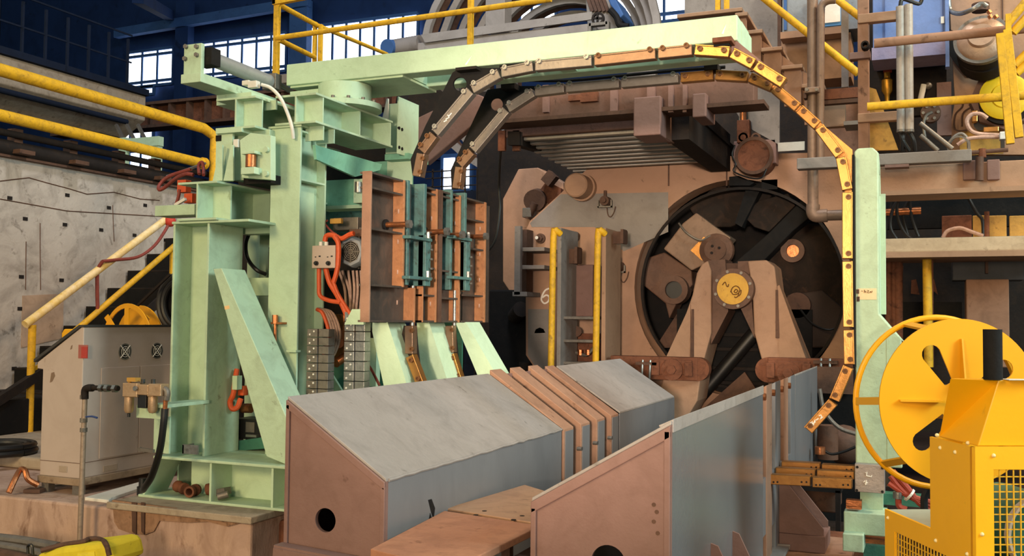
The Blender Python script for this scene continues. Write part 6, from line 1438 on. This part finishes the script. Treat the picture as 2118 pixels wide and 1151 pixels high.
for nm, cc in (('filter_bowl', c1), ('oiler_bowl', c2)):
    ob(nm, MB().lathe([(0, -.055), (.02, -.05), (.027, -.035), (.027, .04), (.032, .045), (.032, .055), (0, .055)], cc, (0, 0, 1), 20), BZ, t)
ob('drain', MB().cyl(c1-V((0, 0, .055)), c1-V((0, 0, .075)), .009), BKR, t)
rb_('gauge_block', (284, 816, 302, 845), .02, .05, BKR)
e = onY(281, 804, YPp-.036); ob('adjust_dial', MB().cyl(e, e-V((0, .01, 0)), .014, n=20), STL, t)
ob('yellow_knob', MB().box(*yb(262, 782, 280, 790, YPp-.02, .04)).cyl(onY(268, 792, YPp), onY(268, 784, YPp), .01), YO, t)
for px in (296, 317): ob('top_plug', MB().cyl(onY(px, 794, YPp), onY(px, 785, YPp), .012, n=8), BKR, t)
ob('outlet_elbow', MB().tube([onY(330, 806, YPp), onY(342, 806, YPp), onY(346, 814, YPp), onY(344, 828, YPp)], .018, 10, 4), STD, t)
ob('brass_nipple', MB().cyl(onY(343, 822, YPp), onY(341, 850, YPp), .013, n=10), CU, t)
ob('bracket_plate', MB().box(*yb(282, 840, 334, 866, YPp+.05, .012)), G2, t); ob('bracket_stem', MB().box(*yb(318, 862, 350, 938, YPp+.25, .012)), G2, t)
ob('bracket_arm', MB().box(onY(300, 850, YPp).x, onY(334, 850, YPp).x, YPp+.03, YPp+.4, onY(320, 845, YPp).z, onY(320, 838, YPp).z), G2, t)
ob('air_hose', MB().tube([onY(341, 846, YPp), onY(338, 880, YPp), onY(330, 935, YPp+.02), onY(314, 985, YPp+.08), onY(300, 1008, YPp+.14), onY(296, 1014, YPp+.2)], .02, 12, 5), BKR, None, 'black air hose falling from the regulator to the plinth', 'hose')
ob('small_tap', MB().bar(onY(287, 930, 4.6), onY(318, 934, 4.6), .015, .02).bar(onY(290, 927, 4.6), onY(300, 936, 4.6), .01, .01), STD, None, 'small dusty tap beside the mint column foot', 'tap')
# yellow bag at the floor
q0 = [(78, 1146), (125, 1133), (165, 1128), (215, 1122), (222, 1135), (230, 1170), (60, 1170)]
t = th('yellow_bag', 'yellow tool bag with brown strap on the floor before the plinth', 'bag', onY(160, 1170, 3.9))
ob('bag_body', MB().prY(q0, 3.85, .25), mat('bag_yellow', 'D8C62E', 'C7B32A', '6F6420', .15, .7), t, bev=.03)
ob('bag_label', MB().prY([(160, 1146), (195, 1142), (197, 1160), (160, 1164)], 3.845, .006), mat('label_yellow', 'E6D443', 'D6C43C', '4A431A', .2, .6), t)
ob('strap', MB().tube([onY(85, 1140, 3.84), onY(130, 1128, 3.9), onY(170, 1122, 3.9), onY(185, 1116, 3.95), onY(208, 1117, 3.95), onY(220, 1128, 3.84), onY(226, 1150, 3.83)], .014, 8, 5), BRD, t)
ob('strap_loop', MB().tube([onY(58, 1146, 3.85), onY(58, 1130, 3.85), onY(66, 1130, 3.85), onY(68, 1148, 3.85)], .008, 6, 4), BKR, t)
for i, (a, b, r) in enumerate((((-30, 1112), (120, 1133), .03), ((-30, 1126), (100, 1150), .026), ((-30, 1143), (60, 1160), .03))):
    ob('floor_hose', MB().tube([onY(a[0], a[1], 4.1-.1*i), onY((a[0]+b[0])/2, (a[1]+b[1])/2-2, 4.1-.1*i), onY(b[0], b[1], 4.1-.1*i)], r, 10, 4), STD if i < 2 else BRD, None, ('upper', 'middle', 'lower')[i]+' dusty floor hose beside the yellow bag', 'hose', 'floor hoses before the plinth')
# coiled black cable on slab
t = th('cable_coil', 'coil of black cable lying on the slab near the stair foot', 'cable coil', onZ(5, 945, .05))
c = onZ(-6, 940, .05)
for k, (r, z) in enumerate(((.26, .025), (.225, .03), (.25, .065), (.2, .06))):
    ob('turn', MB().tube([c+V((r*math.cos(2*PI*j/28), r*math.sin(2*PI*j/28), z)) for j in range(29)], .024, 8), BKR, t)
# stair along the wall
t = th('black_stair', 'black steel stair rising along the concrete wall', 'stair', (-8, 8, 0))
xs0, xs1 = XW+.03, XW+.9
pa, pb = onX(28, 772, XW+.1), onX(320, 520, XW+.1)
n = 9
a0 = pa-(pb-pa)*.35
for k in range(n):
    f = k/(n-1)*1.25
    p = pa+(pb-pa)*(f-.12)
    dy = (pb.y-pa.y)*1.25/(n-1)
    ob('tread', MB().box(xs0, xs1, p.y, p.y+dy*1.15, p.z-.02, p.z), BKD, t, bev=.004)
    ob('riser', MB().box(xs0, xs1, p.y+dy, p.y+dy+.015, p.z, p.z+(pb.z-pa.z)*1.25/(n-1)-.02), BK, t)
p_, q_ = pa+(pb-pa)*-.3, pa+(pb-pa)*1.15
ob('stringer', MB().prism([(xs1, p_.y, p_.z-.1), (xs1, q_.y, q_.z-.1), (xs1, q_.y, q_.z+.02), (xs1, p_.y, p_.z+.02)], (.02, 0, 0)), BKD, t)
ob('lower_landing', MB().box(xs0, xs1+.1, 5.2, pa.y, .05, .35), BK, t, bev=.01)
ob('lower_brace', MB().bar((xs1+.1, 5.6, .1), (xs1+.1, 6.6, .6), .06, .08), BKD, t)
XH = XW+.98
t = th('stair_handrail', 'worn yellow and white handrail of the black stair', 'railing', onX(60, 900, XH))
a, b = onX(52, 672, XH), onX(346, 452, XH)
HW = mat('handrail_worn', 'D9B12C', 'E2D2B8', 'A57F2A', .25, .5, sc=6, sc2=10)
ob('top_rail', MB().cyl(a, b, .038, n=14), HW, t)
c_, d = onX(150, 690, XH), onX(362, 508, XH)
ob('mid_rail', MB().cyl(c_, d, .03, n=14), YW, t)
pz = onX(56, 905, XH); pt = onX(67, 668, XH)
ob('newel', MB().cyl((pt.x, pt.y, .05), (pt.x, pt.y, pt.z-.02), .034, n=14), YW, t)
ob('gusset', MB().prX([(68, 762), (88, 750), (70, 775)], XH, .02), YW, t)
ob('far_post', MB().cyl((b.x, b.y+.1, b.z-.9), (b.x, b.y+.1, b.z-.35), .035), YW, t)
ob('draped_rope', MB().tube([onX(352, 458, XH+.05), onX(340, 480, XH+.05), onX(318, 510, XH+.05), onX(285, 532, XH+.05), onX(240, 538, XH+.05), onX(212, 541, XH+.05)], .016, 8, 5), RD, None, 'red cord draped from the handrail top across the rail', 'cord')
ob('hanging_rope', MB().tube([onX(212, 541, XH+.05), onX(202, 560, XH), onX(201, 600, XH), onX(202, 640, XH)], .018, 8, 4), RD, None, 'red cord hanging straight down below the handrail', 'cord')
ob('red_knot', MB().sph(onX(352, 458, XH+.05), .06), mat('knot_red', 'BE3F30', 'A83528', None, 0), None, 'red knot at the top of the worn handrail', 'knot')
# second yellow reel behind console and black hose reel
t = th('rear_cable_reel', 'yellow cable reel half hidden behind the console', 'cable reel', onY(270, 690, 6.6))
Yq = 6.7
c = onY(268, 722, Yq); r = (onY(268, 628, Yq)-c).length
ax2 = V((.25, 1, 0)).normalized()
c2 = onY(266, 722, Yq+.3)
for nm, cc, px in (('disc', c2+V((.12, 0, 0)), 0),):
    ob(nm, MB().lathe([(r*.45, 0), (r, 0), (r, .012), (r*.45, .012), (r*.45, 0)], cc, ax2, 48), YD, t)
ob('disc', MB().prism([p for p in circ(c+V((-.04, 0, 0)), ax2, r, 48)], ax2*.01, [circ(c+V((-.04, 0, 0)), ax2, r*.9, 40)]), YD, t)
for a in (50, 90, 130):
    d = V((math.cos(math.radians(a)), 0, math.sin(math.radians(a)))); ob('spoke', MB().bar(c+V((-.04, 0, 0))+d*.05, c+V((-.04, 0, 0))+d*r*.93, .05, .012, (0, 1, 0)), YD, t)
ob('drum', MB().cyl(c, c2, r*.3), BKD, t)
ob('reel_foot', MB().box(c.x-.12, c.x+.12, c.y+.1, c.y+.2, .05, c.z), YL, t)
ob('reel_box', MB().prY([(127, 690), (132, 681), (180, 681), (200, 700), (200, 720), (127, 720)], 6.5, .3), YL, None, 'yellow box beside the half hidden reel', 'box', bev=.01)
t = th('black_hose_reel', 'black hose reel standing behind the mint column by the stair', 'hose reel', onY(372, 640, 6.9))
c = onY(378, 628, 6.9); 
for rr_, rt_ in ((.26, .035), (.22, .03)):
    ob('hose_turn', MB().tube([c+V((rr_*math.cos(2*PI*k/36), .0, rr_*math.sin(2*PI*k/36))) for k in range(37)], rt_, 10), BKR, t)
ob('reel_disc', MB().cyl(c+V((0, .05, 0)), c+V((0, .07, 0)), .25, n=36), BK, t)
ob('reel_brace', MB().bar(onY(285, 632, 6.8), onY(352, 568, 6.8), .02, .02), BKD, t)
